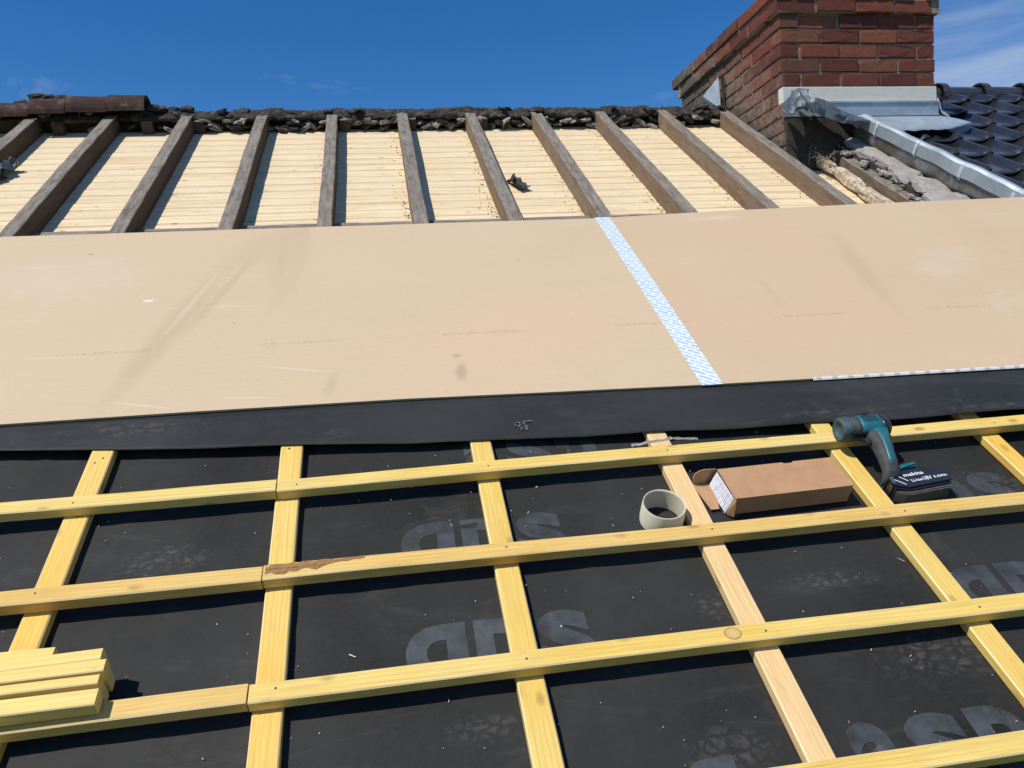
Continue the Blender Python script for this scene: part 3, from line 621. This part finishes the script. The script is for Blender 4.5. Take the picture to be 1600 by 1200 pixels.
# mortar bed on top of the ridge: broken pieces left where the ridge tiles sat
def bed(a, b):
    u = -3.3 + 5.74*a; ang = math.pi*(b*1.3-.15)
    prof = .8 + .55*noise.noise((u*2.6, 2, 0)) + .45*noise.noise((u*9, b*2, 5))
    hh = .034*max(.45, prof); ww = .075 + .02*noise.noise((u*5, 7, 0)) + .012*noise.noise((u*19, 3, 0))
    return (u, 5.20 - ww*math.cos(ang) + .012*noise.noise((u*16, b*5, 1)), -.020 + hh*math.sin(ang) + .009*noise.noise((u*24, b*6, 9)) + .007*noise.noise((u*55, b*9, 2)))
o = obj('mortar_ridge', grid(700, 12, bed), M['rubble'], mw=MR.copy()); tag(o, 'low worn line of dark mortar running along the ridge up to the chimney', 'mortar')
bedA = bmesh.new(); bedB = bmesh.new(); u = -2.4
k = 0
while u < 2.43:
    L = rnd.uniform(.03, .11); d_ = rnd.uniform(.012, .026)
    tgt = bedB if rnd.random() < .06 else bedA
    merge(tgt, rock(501+k, L*.7, rnd.uniform(.03, .06), d_*.8, 3, .7), 0, LM(u+L/2, 5.195+rnd.uniform(-.02, .02), .000+rnd.uniform(-.008, .010)+.010*noise.noise((u*1.3, 0, 4)), rnd.uniform(-.5, .5), rnd.uniform(-.25, .25), rnd.uniform(-.25, .25)))
    if rnd.random() < .6: merge(bedB if rnd.random() < .2 else bedA, rock(801+k, L*.4, .03, d_*.5, 2, .8), 0, LM(u+L/2+rnd.uniform(-.03, .03), 5.15, .02+rnd.uniform(-.03, .012), rnd.uniform(0, 3), rnd.uniform(-.5, .5)))
    u += L*rnd.uniform(1.0, 4.5); k += 1
o = obj('mortar_bed', bedA, M['rubble'], mw=MR.copy()); tag(o, 'ragged dark mortar bedding left along the ridge between ridge tiles and chimney', 'mortar', kind='stuff')
o = obj('mortar_flakes', bedB, M['cement2'], mw=MR.copy()); tag(o, 'paler broken mortar flakes caught in the dark ridge bedding', 'mortar', kind='stuff')
# rubble under the ridge between rafters
bays = {0: 2, 1: 4, 2: 9, 3: 11, 4: 12, 5: 12, 6: 12, 7: 12, 8: 10, 9: 6}
rub = bmesh.new(); rub2 = bmesh.new(); n = 0
for i, c in bays.items():
    a = -1.5248 + .44*(i-1) + .01; b = a + .36
    for k in range(c):
        u = a + (b-a)*(k+.5)/c + rnd.uniform(-.03, .03); s = rnd.uniform(.5, 1.25)
        merge(rub2 if n % 2 == 1 else rub, rock(201+n, .055*s, .028, .016*s, 2, .9), 0, LM(u, 5.12+rnd.uniform(-.012, .02), -.088+rnd.uniform(0, .06), rnd.uniform(-.7, .7), rnd.uniform(-.6, .6), rnd.uniform(-.6, .6))); n += 1
for i, (u, w) in enumerate(((-1.32, .03), (-1.27, .02), (-1.2, .015), (-1.12, .02), (-1.97, .10), (-1.90, .095), (-1.83, .09), (-2.06, .06))):
    merge(rub, rock(311+i, .045, .04, .022, 2, .7), 0, LM(u, 5.21, w, i))
o = obj('cement_rubble', rub2, M['cement2'], mw=MR.copy()); tag(o, 'pale flaky cement fragments among the rubble under the ridge', 'rubble', kind='stuff')
o = obj('mortar_rubble', rub, M['rubble'], mw=MR.copy()); tag(o, 'crumbled mortar rubble lying under the ridge between the old rafters', 'rubble', kind='stuff')
# old red clay ridge tiles
def half_round(L, r0, r1, th_=.018, n=14, collar=None, start=R(-8)):
    bm = bmesh.new(); prof = [(0, r0), (L, r1)]
    if collar: prof = [(0, r0*collar), (.045, r0*collar), (.052, r0), (L, r1)]
    outer = []; inner = []
    for x, r_ in prof:
        outer.append([(x, -math.cos(start+(math.pi-2*start)*k/n)*r_, math.sin(start+(math.pi-2*start)*k/n)*r_) for k in range(n+1)])
        inner.append([(x, -math.cos(start+(math.pi-2*start)*k/n)*(r_-th_), math.sin(start+(math.pi-2*start)*k/n)*(r_-th_)) for k in range(n+1)])
    rings = [o_ + list(reversed(i_)) for o_, i_ in zip(outer, inner)]
    loft(bm, rings); return bm
RY = 4.36
for i, (x0, x1, z, lab) in enumerate(((-1.99, -1.79, 2.775, 'leftmost old red-brown clay ridge tile, chipped and lichen grey'), (-1.785, -1.56, 2.784, 'middle old red-brown clay ridge tile of the three'), (-1.555, -1.345, 2.788, 'last old clay ridge tile, its open end facing the chimney'))):
    o = obj('ridge_tile', half_round(x1-x0, .108, .104), M['clay'], mw=LM(x0, RY+.01, z, 0, 0, R((-.6, .4, -.8)[i])))
    tag(o, lab, 'ridge tile', 'old clay ridge tiles at the left end')
o = obj('ridge_tile', half_round(.31, .09, .088), M['clay'], mw=LM(-2.31, RY+.01, 2.765)); tag(o, 'lowest dark clay ridge tile, cut off by the left picture edge', 'ridge tile', 'old clay ridge tiles at the left end')

# scraps
def crumple(nm, mat, sx, sy, amp, seed, mw, lab, cat, t_=.003, n=10):
    o = obj(nm, grid(n, n, lambda a, b: (sx*(a-.5)+amp*.4*noise.noise((a*4, b*4, seed+5)), sy*(b-.5)+amp*.4*noise.noise((a*4, b*4, seed+9)), amp*noise.noise((a*3.2, b*3.2, seed)))), mat, mw=mw)
    thicken(o, t_); return tag(o, lab, cat)
crumple('felt_scrap', M['felt'], .07, .15, .05, 3, RM(.775, 4.06, -.075, .3), 'dark curled felt scrap lying beside the seventh rafter', 'felt scrap')
crumple('felt_scrap', M['lead'], .07, .15, .05, 8, RM(-1.93, 4.42, -.05, -.3), 'grey torn membrane scrap by the left picture edge', 'felt scrap')
crumple('felt_scrap', M['felt'], .09, .17, .06, 12, RM(-1.96, 4.28, -.07, -.2), 'dark torn felt scrap by the left picture edge', 'felt scrap')

# ---------------------------------------------------------------- chimney
XL, YF, ZT = 2.437, 3.619, 3.117
PB = .0867; JB = .011; LB = .2475; HB = .118; PX = LB + JB
chim = thing('chimney', 'red brick chimney with a projecting top, lime-stained left side and pale base band', 'chimney', LM(XL, YF, 0))
XW = 4*PX - JB; YW = 6*PX - JB
def brick_mesh(lx, ly, seed):
    bm = bmesh.new(); add_box(bm, 0, lx, 0, ly, 0, PB-JB, .0035)
    bmesh.ops.subdivide_edges(bm, edges=[e for e in bm.edges if e.calc_length() > .06], cuts=2)
    for v in bm.verts: v.co += Vector((noise.noise(v.co*30+Vector((seed, 0, 0))), noise.noise(v.co*30+Vector((0, seed, 0))), noise.noise(v.co*30+Vector((0, 0, seed)))))*.0055
    return mesh_of('brick', bm, M['brick'])
BMX = [brick_mesh(LB, HB, i*3.3) for i in range(4)]; BMY = [brick_mesh(HB, LB, i*5.1+1) for i in range(4)]; BMH = [brick_mesh(HB, HB, i*4.1+2) for i in range(3)]
def lay(me, x, y, z):
    j = .0035
    return obj('brick', me, None, chim, mw=LM(x+rnd.uniform(-j, j), y+rnd.uniform(-j, j)*1.5, z+rnd.uniform(-j, j)*.5, R(rnd.uniform(-.5, .5))))
def course(z, par, x0=0, y0=0, xw=XW, yw=YW, front=True, left_from=None):
    """one course: front row along X, left row along Y"""
    if front:
        if par == 0:
            x = x0
            while x < x0+xw-.05:
                rem = x0+xw-x
                lay(rnd.choice(BMX) if rem > LB-.02 else rnd.choice(BMH), x, y0, z); x += PX
        else:
            lay(rnd.choice(BMY), x0, y0, z); x = x0 + HB + JB
            while x < x0+xw-LB+.01: lay(rnd.choice(BMX), x, y0, z); x += PX
            lay(rnd.choice(BMY), x0+xw-HB, y0, z)
    y = y0 + (HB + JB if par == 0 else PX)
    if not front and par == 1: lay(rnd.choice(BMY), x0, y0, z)
    if not front and par == 0: lay(rnd.choice(BMH), x0, y0, z)
    while y < y0+yw-.05:
        if y0+yw-y > LB-.02: lay(rnd.choice(BMY), x0, y, z); y += PX
        else: lay(rnd.choice(BMH), x0, y, z); y += HB+JB
for k in range(1, 12):
    z = ZT - PB*k
    course(z, k % 2, front=(k <= 5))
course(ZT, 0, -.028, -.028, XW+.056, YW+.056); course(ZT+PB, 1, -.04, -.04, XW+.08, YW+.08)
bm = bmesh.new(); add_box(bm, .009, XW-.009, .009, YW-.009, 1.6, ZT-.004); add_box(bm, -.022, XW+.022, -.022, YW+.022, ZT-.002, ZT+PB+.07); obj('mortar_core', bm, M['mortar'], chim)
bm = bmesh.new()
lathe(bm, [(.16, ZT+PB+.07), (.14, ZT+PB+.4), (.12, ZT+PB+.4)], 20); 
for v in bm.verts: v.co += Vector((XW/2, YW/2, 0))
# crown of mortar
bm.free(); bm = bmesh.new()
vv = [[bm.verts.new((x, y, z)) for x, y in ((a, b), (XW-a, b), (XW-a, YW-b), (a, YW-b))] for a, b, z in ((-.03, -.03, ZT+2*PB-.008), (.02, .02, ZT+2*PB+.02), (.2, .2, ZT+2*PB+.05))]
for r0_, r1_ in zip(vv, vv[1:]):
    for i in range(4): bm.faces.new((r0_[i], r0_[(i+1) % 4], r1_[(i+1) % 4], r1_[i]))
bm.faces.new(vv[-1]); obj('mortar_cap', bm, M['mortar'], chim)
# front: pale band, zinc strip, base coloured dark for the shaded cavity under the flap
zb = ZT - 5*PB - .004
bm = bmesh.new(); add_box(bm, .0, XW, -.006, .05, 2.585, zb, .003); obj('render_band', bm, M['cream'], chim)
bm = bmesh.new(); add_box(bm, .004, XW+.004, -.012, .004, 2.508, 2.583); add_box(bm, .004, XW+.004, -.020, .003, 2.578, 2.590); add_box(bm, .004, XW+.004, -.017, .003, 2.500, 2.510); obj('zinc_strip', bm, M['zinc'], chim)
bm = bmesh.new(); add_box(bm, .012, XW-.01, -.014, .05, 2.0, 2.500); obj('shaded_base', bm, M['soot_shade'], chim)
# apron down to the tiles
def apron(a, b):
    x0, y0, z0 = .30+.74*a, -.004, 2.498
    u = 3.0 + .55*a + .06*noise.noise((a*6, 1, 0)); v = 4.16 + .05*a*a + .02*noise.noise((a*9, 3, 0))
    if a > .8: u += .10*(a-.8)*5; v += .10*(a-.8)*5
    p = MR @ Vector((u, v, .145 + .006*noise.noise((a*14, 0, 0)))); x1, y1, z1 = p.x-XL, p.y-YF, p.z
    c = b**1.2
    return (x0+(x1-x0)*b, y0+(y1-y0)*b, z0+(z1-z0)*c)
o = obj('zinc_apron', grid(36, 8, apron), M['zinc'], chim, smooth=True); thicken(o, .003)
def sideflash(a, b):
    y = -.02 + .55*a; p_z = (YF+y)*math.tan(PITCH) + .165
    return (XW + .006 + (.09*(1-b) if b < .4 else .03*(1-b)) + .01*noise.noise((a*9, b, 0)), y, p_z + .02*math.sin(a*11) + .13*b)
o = obj('side_flashing', grid(24, 5, sideflash), M['leadpale'], chim, smooth=True); thicken(o, .003)
# small upright zinc piece against the left face at the ridge
bm = bmesh.new()
q = [(4.665, 2.925), (4.38, 2.79), (4.375, 3.00), (4.43, 2.985), (4.60, 2.945)]
a_ = [bm.verts.new((2.405-.01*i-XL, y-YF, z)) for i, (y, z) in enumerate(q)]; bm.faces.new(a_)
o = obj('ridge_flashing', bm, M['leadpale'], chim); thicken(o, .004)
bm = bmesh.new(); add_box(bm, 2.405-XL, 2.425-XL, 4.366-YF, 4.374-YF, 2.78, 3.005); obj('flashing_seam', bm, M['soot_shade'], chim)

# crumpled lead flap folded back in front of the chimney
LP = [(2.385, 2.475), (2.405, 2.56), (2.455, 2.635), (2.51, 2.655), (2.565, 2.62), (2.70, 2.545), (2.80, 2.50), (2.90, 2.44)]
LQ = [(2.385, 2.465), (2.43, 2.49), (2.49, 2.485), (2.55, 2.465), (2.62, 2.44), (2.70, 2.415), (2.80, 2.39), (2.89, 2.395)]
def lead(a, b):
    i = min(6, int(a*7)); f = a*7-i
    top = Vector(LP[i]).lerp(Vector(LP[i+1]), f); bot = Vector(LQ[i]).lerp(Vector(LQ[i+1]), f)
    p = bot.lerp(top, b)
    tri = abs(((a*5.3+.2*b) % 1)*2-1)
    fold = .060*(tri-.5)*b*(1 if a < .5 else .45) + .030*noise.noise((a*6, b*3, 1)) + .012*noise.noise((a*17, b*9, 5))
    return (p.x + .012*noise.noise((a*8, b*5, 3)), 3.44 + .11*b - .05*math.sin(math.pi*b) + fold, p.y + .014*noise.noise((a*12, b*4, 7)))
o = obj('lead_flap', grid(22, 6, lead), M['lead']); thicken(o, .005); tag(o, 'crumpled grey lead flap peeled back in front of the chimney base', 'flashing')

# zinc verge upstand between the two roofs
VP = [(2.950, .050), (2.934, .075), (2.925, .125), (2.922, .135), (2.915, .140), (2.916, .200), (2.926, .212), (2.944, .213), (2.954, .205), (2.958, .185), (2.99, .12), (3.06, .10)]
def verge(a, b, i0=0, i1=3):
    v = 4.34 - 1.75*a; prof = VP[i0:i1+1]
    k = b*(len(prof)-1); i = min(len(prof)-2, int(k)); f = k-i
    u = prof[i][0]+(prof[i+1][0]-prof[i][0])*f; w = prof[i][1]+(prof[i+1][1]-prof[i][1])*f
    u += -.05 + .095*min(1, a/.74) + .006*noise.noise((a*9, b*.6, 0)); w += .006*noise.noise((a*13, 3, 4))
    if a < .03: w -= .03*(1-a/.03)*(1 if w > .15 else 0)
    return (u, v, w)
t = NT('dirty_shaded_zinc'); c_ = t.coord((1, 1, 1), False); t.col(t.ramp(t.noise(c_, 7, 6, .7, .6), [(.34, (.10, .085, .06)), (.5, (.17, .165, .145)), (.68, (.30, .33, .34))])); M['dirtyshaded'] = t.set(.55, .3)  # brown dirt mottle, with the shade of the upstand painted in as darker zinc
vg = thing('zinc_verge', 'long folded zinc upstand separating the stripped roof from the black tiles', 'flashing', MR.copy())
o = obj('upstand', grid(60, 9, lambda a, b: verge(a, b, 0, 3)), M['dirtyshaded'], vg, smooth=True); thicken(o, .002)
o = obj('folded_edge', grid(60, 8, lambda a, b: verge(a, b, 3, 11)), M['zinc'], vg); thicken(o, .002)
for k in range(4):
    o = obj('zinc_clip', grid(2, 6, lambda a, b, k=k: (lambda p: (p[0]-.004, p[1], p[2]))(verge(.12+.2*k+.012*a, b, 2, 6))), M['leadpale'], vg); thicken(o, .002)
# gable wall top carrying it
bm = bmesh.new(); add_box(bm, 2.80, 5.6, -.3, 4.30, -.35, .03); o = structure(obj('party_wall', bm, M['soot_shade'], mw=MR.copy()))

# grey cement slabs, plaster and straw at the party wall
sl_ = [(2.885, 4.42, .10, .17), (2.895, 4.24, .12, .18), (2.875, 4.06, .13, .17), (2.90, 3.89, .14, .17), (2.88, 3.71, .15, .18), (2.885, 3.52, .17, .19), (2.87, 3.32, .2, .19), (2.88, 3.12, .2, .19)]
pos_ = ['topmost', 'second', 'third', 'fourth', 'fifth', 'sixth', 'seventh', 'lowest']
for i, (u, v, a, b) in enumerate(sl_):
    o = obj('cement_slab', rock(401+i, a*.62, b*.68, .030, 3, .42), M['cement'], mw=RM(u-.01, v, .040+rnd.uniform(-.004, .006), R(rnd.uniform(-10, 10)), R(4), R(rnd.uniform(-5, 5))))
    tag(o, '%s broken grey cement slab from the top, beside the zinc upstand' % pos_[i].capitalize(), 'cement slab', 'cement slabs along the zinc upstand')
bm = bmesh.new()
for i in range(60):
    z_ = rnd.choice((.006, .008, .012, .02, .03)); merge(bm, rock(441+i, z_, z_*.9, z_*.6, 2, .6), 0, LM(rnd.uniform(2.74, 2.86), rnd.uniform(3.3, 4.45), .022, rnd.uniform(0, 3)))
o = obj('cement_crumbs', bm, M['cement2'], mw=MR.copy()); tag(o, 'small crumbs of cement fallen between the slabs and the gable rafter', 'rubble', kind='stuff')
pl = [(2.66, 4.22, .30), (2.675, 3.92, .32), (2.665, 3.62, .34)]
for i, (u, v, L) in enumerate(pl):
    bm = rock(461+i, .036, L*.62, .04, 3, .5)
    o = obj('plaster_chunk', bm, M['plaster'], mw=RM(u, v, -.055, R((4, -3, 2)[i])))
    tag(o, ('upper', 'middle', 'lower')[i] + ' crusty cream plaster strip left of the gable rafter', 'plaster', 'plaster strips beside the gable rafter')
bm = bmesh.new()
for i in range(130):
    p = Vector((2.63+rnd.gauss(0, .045), 4.22+rnd.gauss(0, .09), -.03+abs(rnd.gauss(0, .025)))); d = Vector((rnd.gauss(0, 1), rnd.gauss(0, 1), rnd.gauss(0, .4))).normalized()*rnd.uniform(.02, .055)
    n = d.cross(Vector((0, 0, 1))).normalized()*.0012; m_ = Vector((0, 0, .008))
    v4 = [bm.verts.new(x) for x in (p-d-n, p-d+n, p+m_+n, p+m_-n)]; bm.faces.new(v4)
    v5 = [bm.verts.new(x) for x in (p+m_-n, p+m_+n, p+d+n, p+d-n)]; bm.faces.new(v5)
o = obj('straw_tuft', bm, M['straw'], mw=MR.copy()); tag(o, 'tuft of dry straw and fibres above the plaster near the chimney', 'straw', kind='stuff')
o = obj('broken_lath', beam(.16, .03, .02, 8, .003, .004, .004, 481), M['plaster'], mw=RM(2.50, 4.30, -.045, R(-12))); tag(o, 'short whitish broken lath poking out near the chimney foot', 'lath')

# ---------------------------------------------------------------- neighbour's black tiled roof
roof = thing('tiled_roof', 'neighbouring roof of glossy black pantiles right of the chimney', 'roof', MR.copy())
TWID, TG = .215, .275
def pantile():
    bm = bmesh.new(); prof = []
    n = 16
    for k in range(n+1):
        a = k/n; x = TWID*1.10*a - .0
        if a < .74: z = -.006*math.sin(math.pi*a/.74) + .004*(1-a/.74)
        else:
            q = (a-.74)/.26; z = .030*math.sin(math.pi*q)**.7
        prof.append((x-TWID*1.05, z))
    Lt = TG+.055
    rows = [(0, .000, 0), (.006, .004, 1), (.06, .001, 1), (Lt*.6, -.010, 1), (Lt, -.022, 1)]
    rings = []
    for y, dz, s in rows:
        top = [(x, y, z+dz+.016) for x, z in prof]; bot = [(x, y, z+dz) for x, z in reversed(prof)]
        rings.append(top+bot)
    # rounded front lip
    loft(bm, rings)
    bmesh.ops.recalc_face_normals(bm, faces=bm.faces[:])
    me = mesh_of('tile', bm, M['glaze'])
    for p in me.polygons: p.use_smooth = True
    return me
PT = pantile()
ncol = 0
for rI in range(-2, 8):
    vb = 4.411 + TG*(2-rI)
    for cI in range(-3, 8):
        ur = 3.907 + TWID*cI
        if vb > 5.12 or vb < 2.7: continue
        if ur < 3.55 and vb > 4.15: continue
        if ur < 3.70 and vb > 4.28: continue
        top_ = vb > 4.9
        o = obj('tile', PT, None, roof, mw=LM(ur + rnd.uniform(-.002, .002), vb + rnd.uniform(-.003, .003), .078, R(rnd.uniform(-.9, .9)), R(rnd.uniform(-.9, .6)), R(rnd.uniform(-1.2, 1.2))))
        if top_: o.scale = (1, .68, 1)
bm = bmesh.new(); add_box(bm, 2.96, 5.7, 2.6, 5.2, .03, .055); obj('roof_felt', bm, M['felt'], roof)
for i in range(6):
    x = 3.60 + .335*i
    bm = half_round(.33, .078, .074, .012, 16, 1.32, R(-12)); me_ = obj('ridge_cap', bm, M['glaze'], roof, mw=MR.inverted() @ LM(x+.82-.70, RY+.02, 2.852), smooth=False)
# ---------------------------------------------------------------- cardboard tube / roll core
rl = thing('tape_core', 'cream cardboard ring standing open end up beside the pale counter batten', 'cardboard ring', RM(.577, 1.166, T+.0045))
bm = bmesh.new(); n = 40; prof = [(.0475, 0), (.0485, .012), (.0475, .046), (.0470, .051), (.0445, .051), (.0440, .046), (.0440, 0)]
lathe(bm, prof[:4], n, caps=False); 
obj('outer_wall', bm, M['core'], rl, smooth=True)
bm = bmesh.new(); lathe(bm, prof[3:], n, caps=False); obj('inner_wall', bm, M['corein'], rl, smooth=True)

# ---------------------------------------------------------------- cardboard box
bx = thing('cardboard_box', 'brown cardboard box with a striped end label and an open end flap', 'box', RM(.741, 1.163, T+.0045, R(1.6)))
BL, BWd, BH = .291, .100, .050
bm = bmesh.new()
tb = [(0, 0), (BL, 0), (BL, BWd), (.19, BWd), (.185, BWd-.006), (.168, BWd-.006), (.163, BWd), (0, BWd)]
a = [bm.verts.new((x, y, BH-.002)) for x, y in tb]; b = [bm.verts.new((x, y, BH)) for x, y in tb]
for i in range(len(tb)): bm.faces.new((a[i], a[(i+1) % 8], b[(i+1) % 8], b[i]))
bm.faces.new(b); bm.faces.new(list(reversed(a))); obj('lid', bm, M['card'], bx)
bm = bmesh.new(); add_box(bm, 0.001, BL-.001, .0015, .0035, 0, BH-.0025); obj('front_panel', bm, M['card'], bx)
bm = bmesh.new(); add_box(bm, 0.001, BL-.001, BWd-.0035, BWd-.0015, 0, BH-.0025); add_box(bm, BL-.004, BL-.0025, .004, BWd-.004, 0, BH-.0025); add_box(bm, .001, BL-.004, .004, BWd-.004, 0, .002); obj('rear_panel', bm, M['card'], bx)
# end label flap, slightly splayed
bm = bmesh.new(); vs_ = [bm.verts.new(p) for p in ((-.001, .004, BH-.003), (-.002, .094, BH-.003), (-.017, .092, .004), (-.011, .006, .003))]; bm.faces.new(list(reversed(vs_)))
o = obj('label_flap', bm, M['label'], bx); thicken(o, .0015)
bm = bmesh.new(); vs_ = [bm.verts.new(p) for p in ((.001, -.004, BH-.002), (-.002, .006, BH-.004), (-.012, .002, .003), (.002, -.010, .003))]; bm.faces.new(vs_)
o = obj('end_tab', bm, M['card'], bx); thicken(o, .0015)
# rear flap with rounded corner reaching out to the left
pts = [(0, .0), (0, .047), (-.030, .052), (-.045, .050), (-.054, .043), (-.057, .032), (-.05, .0)]
bm = bmesh.new(); bm.faces.new([bm.verts.new((x, BWd+.004-.006*(x/-.057), z)) for x, z in pts]); o = obj('end_flap', bm, M['card'], bx); thicken(o, .002)
bm = bmesh.new(); bm.faces.new([bm.verts.new(p) for p in ((-.004, .096, .012), (-.056, .10, .012), (-.040, .02, .004), (-.02, .02, .004))]); o = obj('inner_flap', bm, M['card'], bx); thicken(o, .0015)

# ---------------------------------------------------------------- cordless impact driver
DZ = T
dr = thing('impact_driver', 'teal and black cordless impact driver lying across the topmost batten', 'power tool', RM(0, 0, 0))
AX = Matrix.Translation((1.201, 1.332, .297)) @ Euler((0, R(1.5), R(178))).to_matrix().to_4x4() @ Matrix.Scale(.855, 4)   # +X runs from rear cap to the nose
def body_ring(x, ry, rz, n=24, flat=1.0):
    out = []
    for i in range(n):
        a = 2*math.pi*i/n; c, s = math.cos(a), math.sin(a)
        e = .8
        out.append((x, ry*math.copysign(abs(c)**e, c), rz*math.copysign(abs(s)**e, s)))
    return out
def body(nm, stations, mat):
    bm = bmesh.new(); loft(bm, [body_ring(*s) for s in stations]); bmesh.ops.recalc_face_normals(bm, faces=bm.faces[:]); return obj(nm, bm, mat, dr, mw=AX, smooth=True)
body('rear_cap', [(-.002, .016, .016), (.001, .027, .026), (.010, .033, .032), (.022, .035, .034), (.028, .0345, .0335)], M['blackplastic'])
body('motor_housing', [(.028, .0355, .034), (.034, .037, .035), (.070, .037, .035), (.088, .0355, .034), (.092, .034, .033)], M['teal'])
body('gear_case', [(.092, .0335, .0325), (.100, .034, .033), (.118, .0335, .0325), (.124, .030, .029)], M['rubber'])
body('nose_bumper', [(.118, .0335, .033), (.122, .0350, .0345), (.143, .0335, .0330), (.147, .0310, .0305), (.1475, .021, .020), (.142, .019, .018), (.142, .006, .006)], M['tealdark'])
0 and body('bit_chuck', [(.148, .0105, .0105), (.158, .0105, .0105), (.160, .008, .008), (.166, .0075, .0075)], M['steel'])
# raised dark side panel with vents
bm = bmesh.new()
for i in range(5): add_box(bm, .040+.009*i, .0445+.009*i, -.016, .012, .030, .0362, .0008)
obj('vent_ribs', bm, M['blackplastic'], dr, mw=AX)
bm = bmesh.new(); add_box(bm, .030, .120, .0305, .0375, -.004, .016, .002); obj('side_stripe', bm, M['blackplastic'], dr, mw=AX)
bm = bmesh.new(); add_box(bm, .052, .074, -.034, -.016, .022, .0325, .003); obj('side_badge', bm, M['blackplastic'], dr, mw=AX)
# grip
def sweep(path, n=16, e=.75):
    bm = bmesh.new(); rings = []
    for (u, v, w, ru, rw) in path:
        ring = []
        for i in range(n):
            a = 2*math.pi*i/n; c, s = math.cos(a), math.sin(a)
            ring.append((u + ru*math.copysign(abs(c)**e, c), v + .12*ru*c, w + rw*math.copysign(abs(s)**e, s)))
        rings.append(ring)
    loft(bm, rings); bmesh.ops.recalc_face_normals(bm, faces=bm.faces[:]); return bm
obj('grip', sweep([(1.160, 1.316, .294, .031, .021), (1.158, 1.294, .294, .029, .0215), (1.154, 1.268, .291, .024, .021), (1.150, 1.244, .285, .0215, .020), (1.146, 1.218, .277, .020, .020), (1.142, 1.198, .266, .021, .021), (1.141, 1.186, .256, .023, .020)]), M['rubber'], dr, smooth=True)
obj('grip_inlay', sweep([(1.166, 1.316, .310, .024, .008), (1.162, 1.292, .309, .016, .0085), (1.156, 1.266, .305, .011, .0085), (1.151, 1.242, .298, .010, .0085), (1.147, 1.218, .290, .010, .0085), (1.144, 1.202, .280, .011, .007)]), M['teal'], dr, smooth=True)
bm = bmesh.new(); add_box(bm, 1.120, 1.134, 1.276, 1.298, .284, .300, .004); obj('trigger', bm, M['blackplastic'], dr)
# foot plate and battery
def slab_poly(pts, z0, z1, bev):
    bm = bmesh.new(); a = [bm.verts.new((x, y, z0)) for x, y in pts]; b = [bm.verts.new((x, y, z1)) for x, y in pts]; n = len(pts)
    for i in range(n): bm.faces.new((a[i], a[(i+1) % n], b[(i+1) % n], b[i]))
    bm.faces.new(b); bm.faces.new(list(reversed(a)))
    bmesh.ops.bevel(bm, geom=[e for e in bm.edges], offset=bev, segments=2, affect='EDGES'); bmesh.ops.recalc_face_normals(bm, faces=bm.faces[:]); return bm
BR = Matrix.Translation((1.124, 1.150, T+.006)) @ Euler((0, 0, R(4))).to_matrix().to_4x4()
obj('foot_plate', slab_poly([(.0, .040), (.012, .058), (.060, .066), (.100, .074), (.102, .060), (.02, .052)], .006, .053, .004), M['teal'], dr, mw=BR)
obj('battery', slab_poly([(.0, .006), (.006, .040), (.03, .0565), (.152, .0575), (.162, .044), (.156, .002), (.144, -.003), (.03, -.008)], .002, .048, .005), M['blackplastic'], dr, mw=BR)
obj('battery_base', slab_poly([(.003, .002), (.030, -.0150), (.146, -.010), (.154, .0), (.03, .0)], .003, .038, .003), M['greyplastic'], dr, mw=BR)
obj('belt_plate', slab_poly([(.0, .012), (.005, .034), (.03, .048), (.034, .046), (.012, .030), (.009, .010)], .0485, .0515, .001), M['tealdark'], dr, mw=BR)
for body_, wd, ht, x, y, rz in (('makita', .054, .0140, .044, .030, 0), ('Li-ion', .030, .0120, .052, .0110, 0), ('18V', .022, .0155, .086, .0115, 0), ('5.0Ah', .036, .0095, .113, .014, 0)):
    me = text_mesh(body_, wd, ht, .02, 'lettering', M['white']); obj('lettering', me, None, dr, mw=BR @ LM(x, y, .0487, R(2)))
for x0, y0, x1, y1 in ((.014, .026, .032, .006), (.026, .040, .044, .016)):
    bm = bmesh.new(); strokes(bm, [((x0, y0), (x1, y1))], .0022); obj('stripe', bm, M['white'], dr, mw=BR @ LM(0, 0, .0486))

# ---------------------------------------------------------------- torn plastic strip by the topmost batten
def strip(a, b):
    return (.565+.17*a, 1.372+.014*math.sin(a*2.6) + .008*(b-.5) + .002*noise.noise((a*12, b, 0)), WH + .002 + .004*noise.noise((a*9, b*2, 3)) + (.006*math.exp(-((a-.62)/.07)**2)*abs(noise.noise((a*70, b*5, 0)))*2))
o = obj('plastic_strip', grid(40, 3, strip), M['plasticscrap'], mw=MR.copy()); thicken(o, .001); tag(o, 'twisted pale plastic strip lying along the topmost batten by the pale counter batten', 'plastic strip')
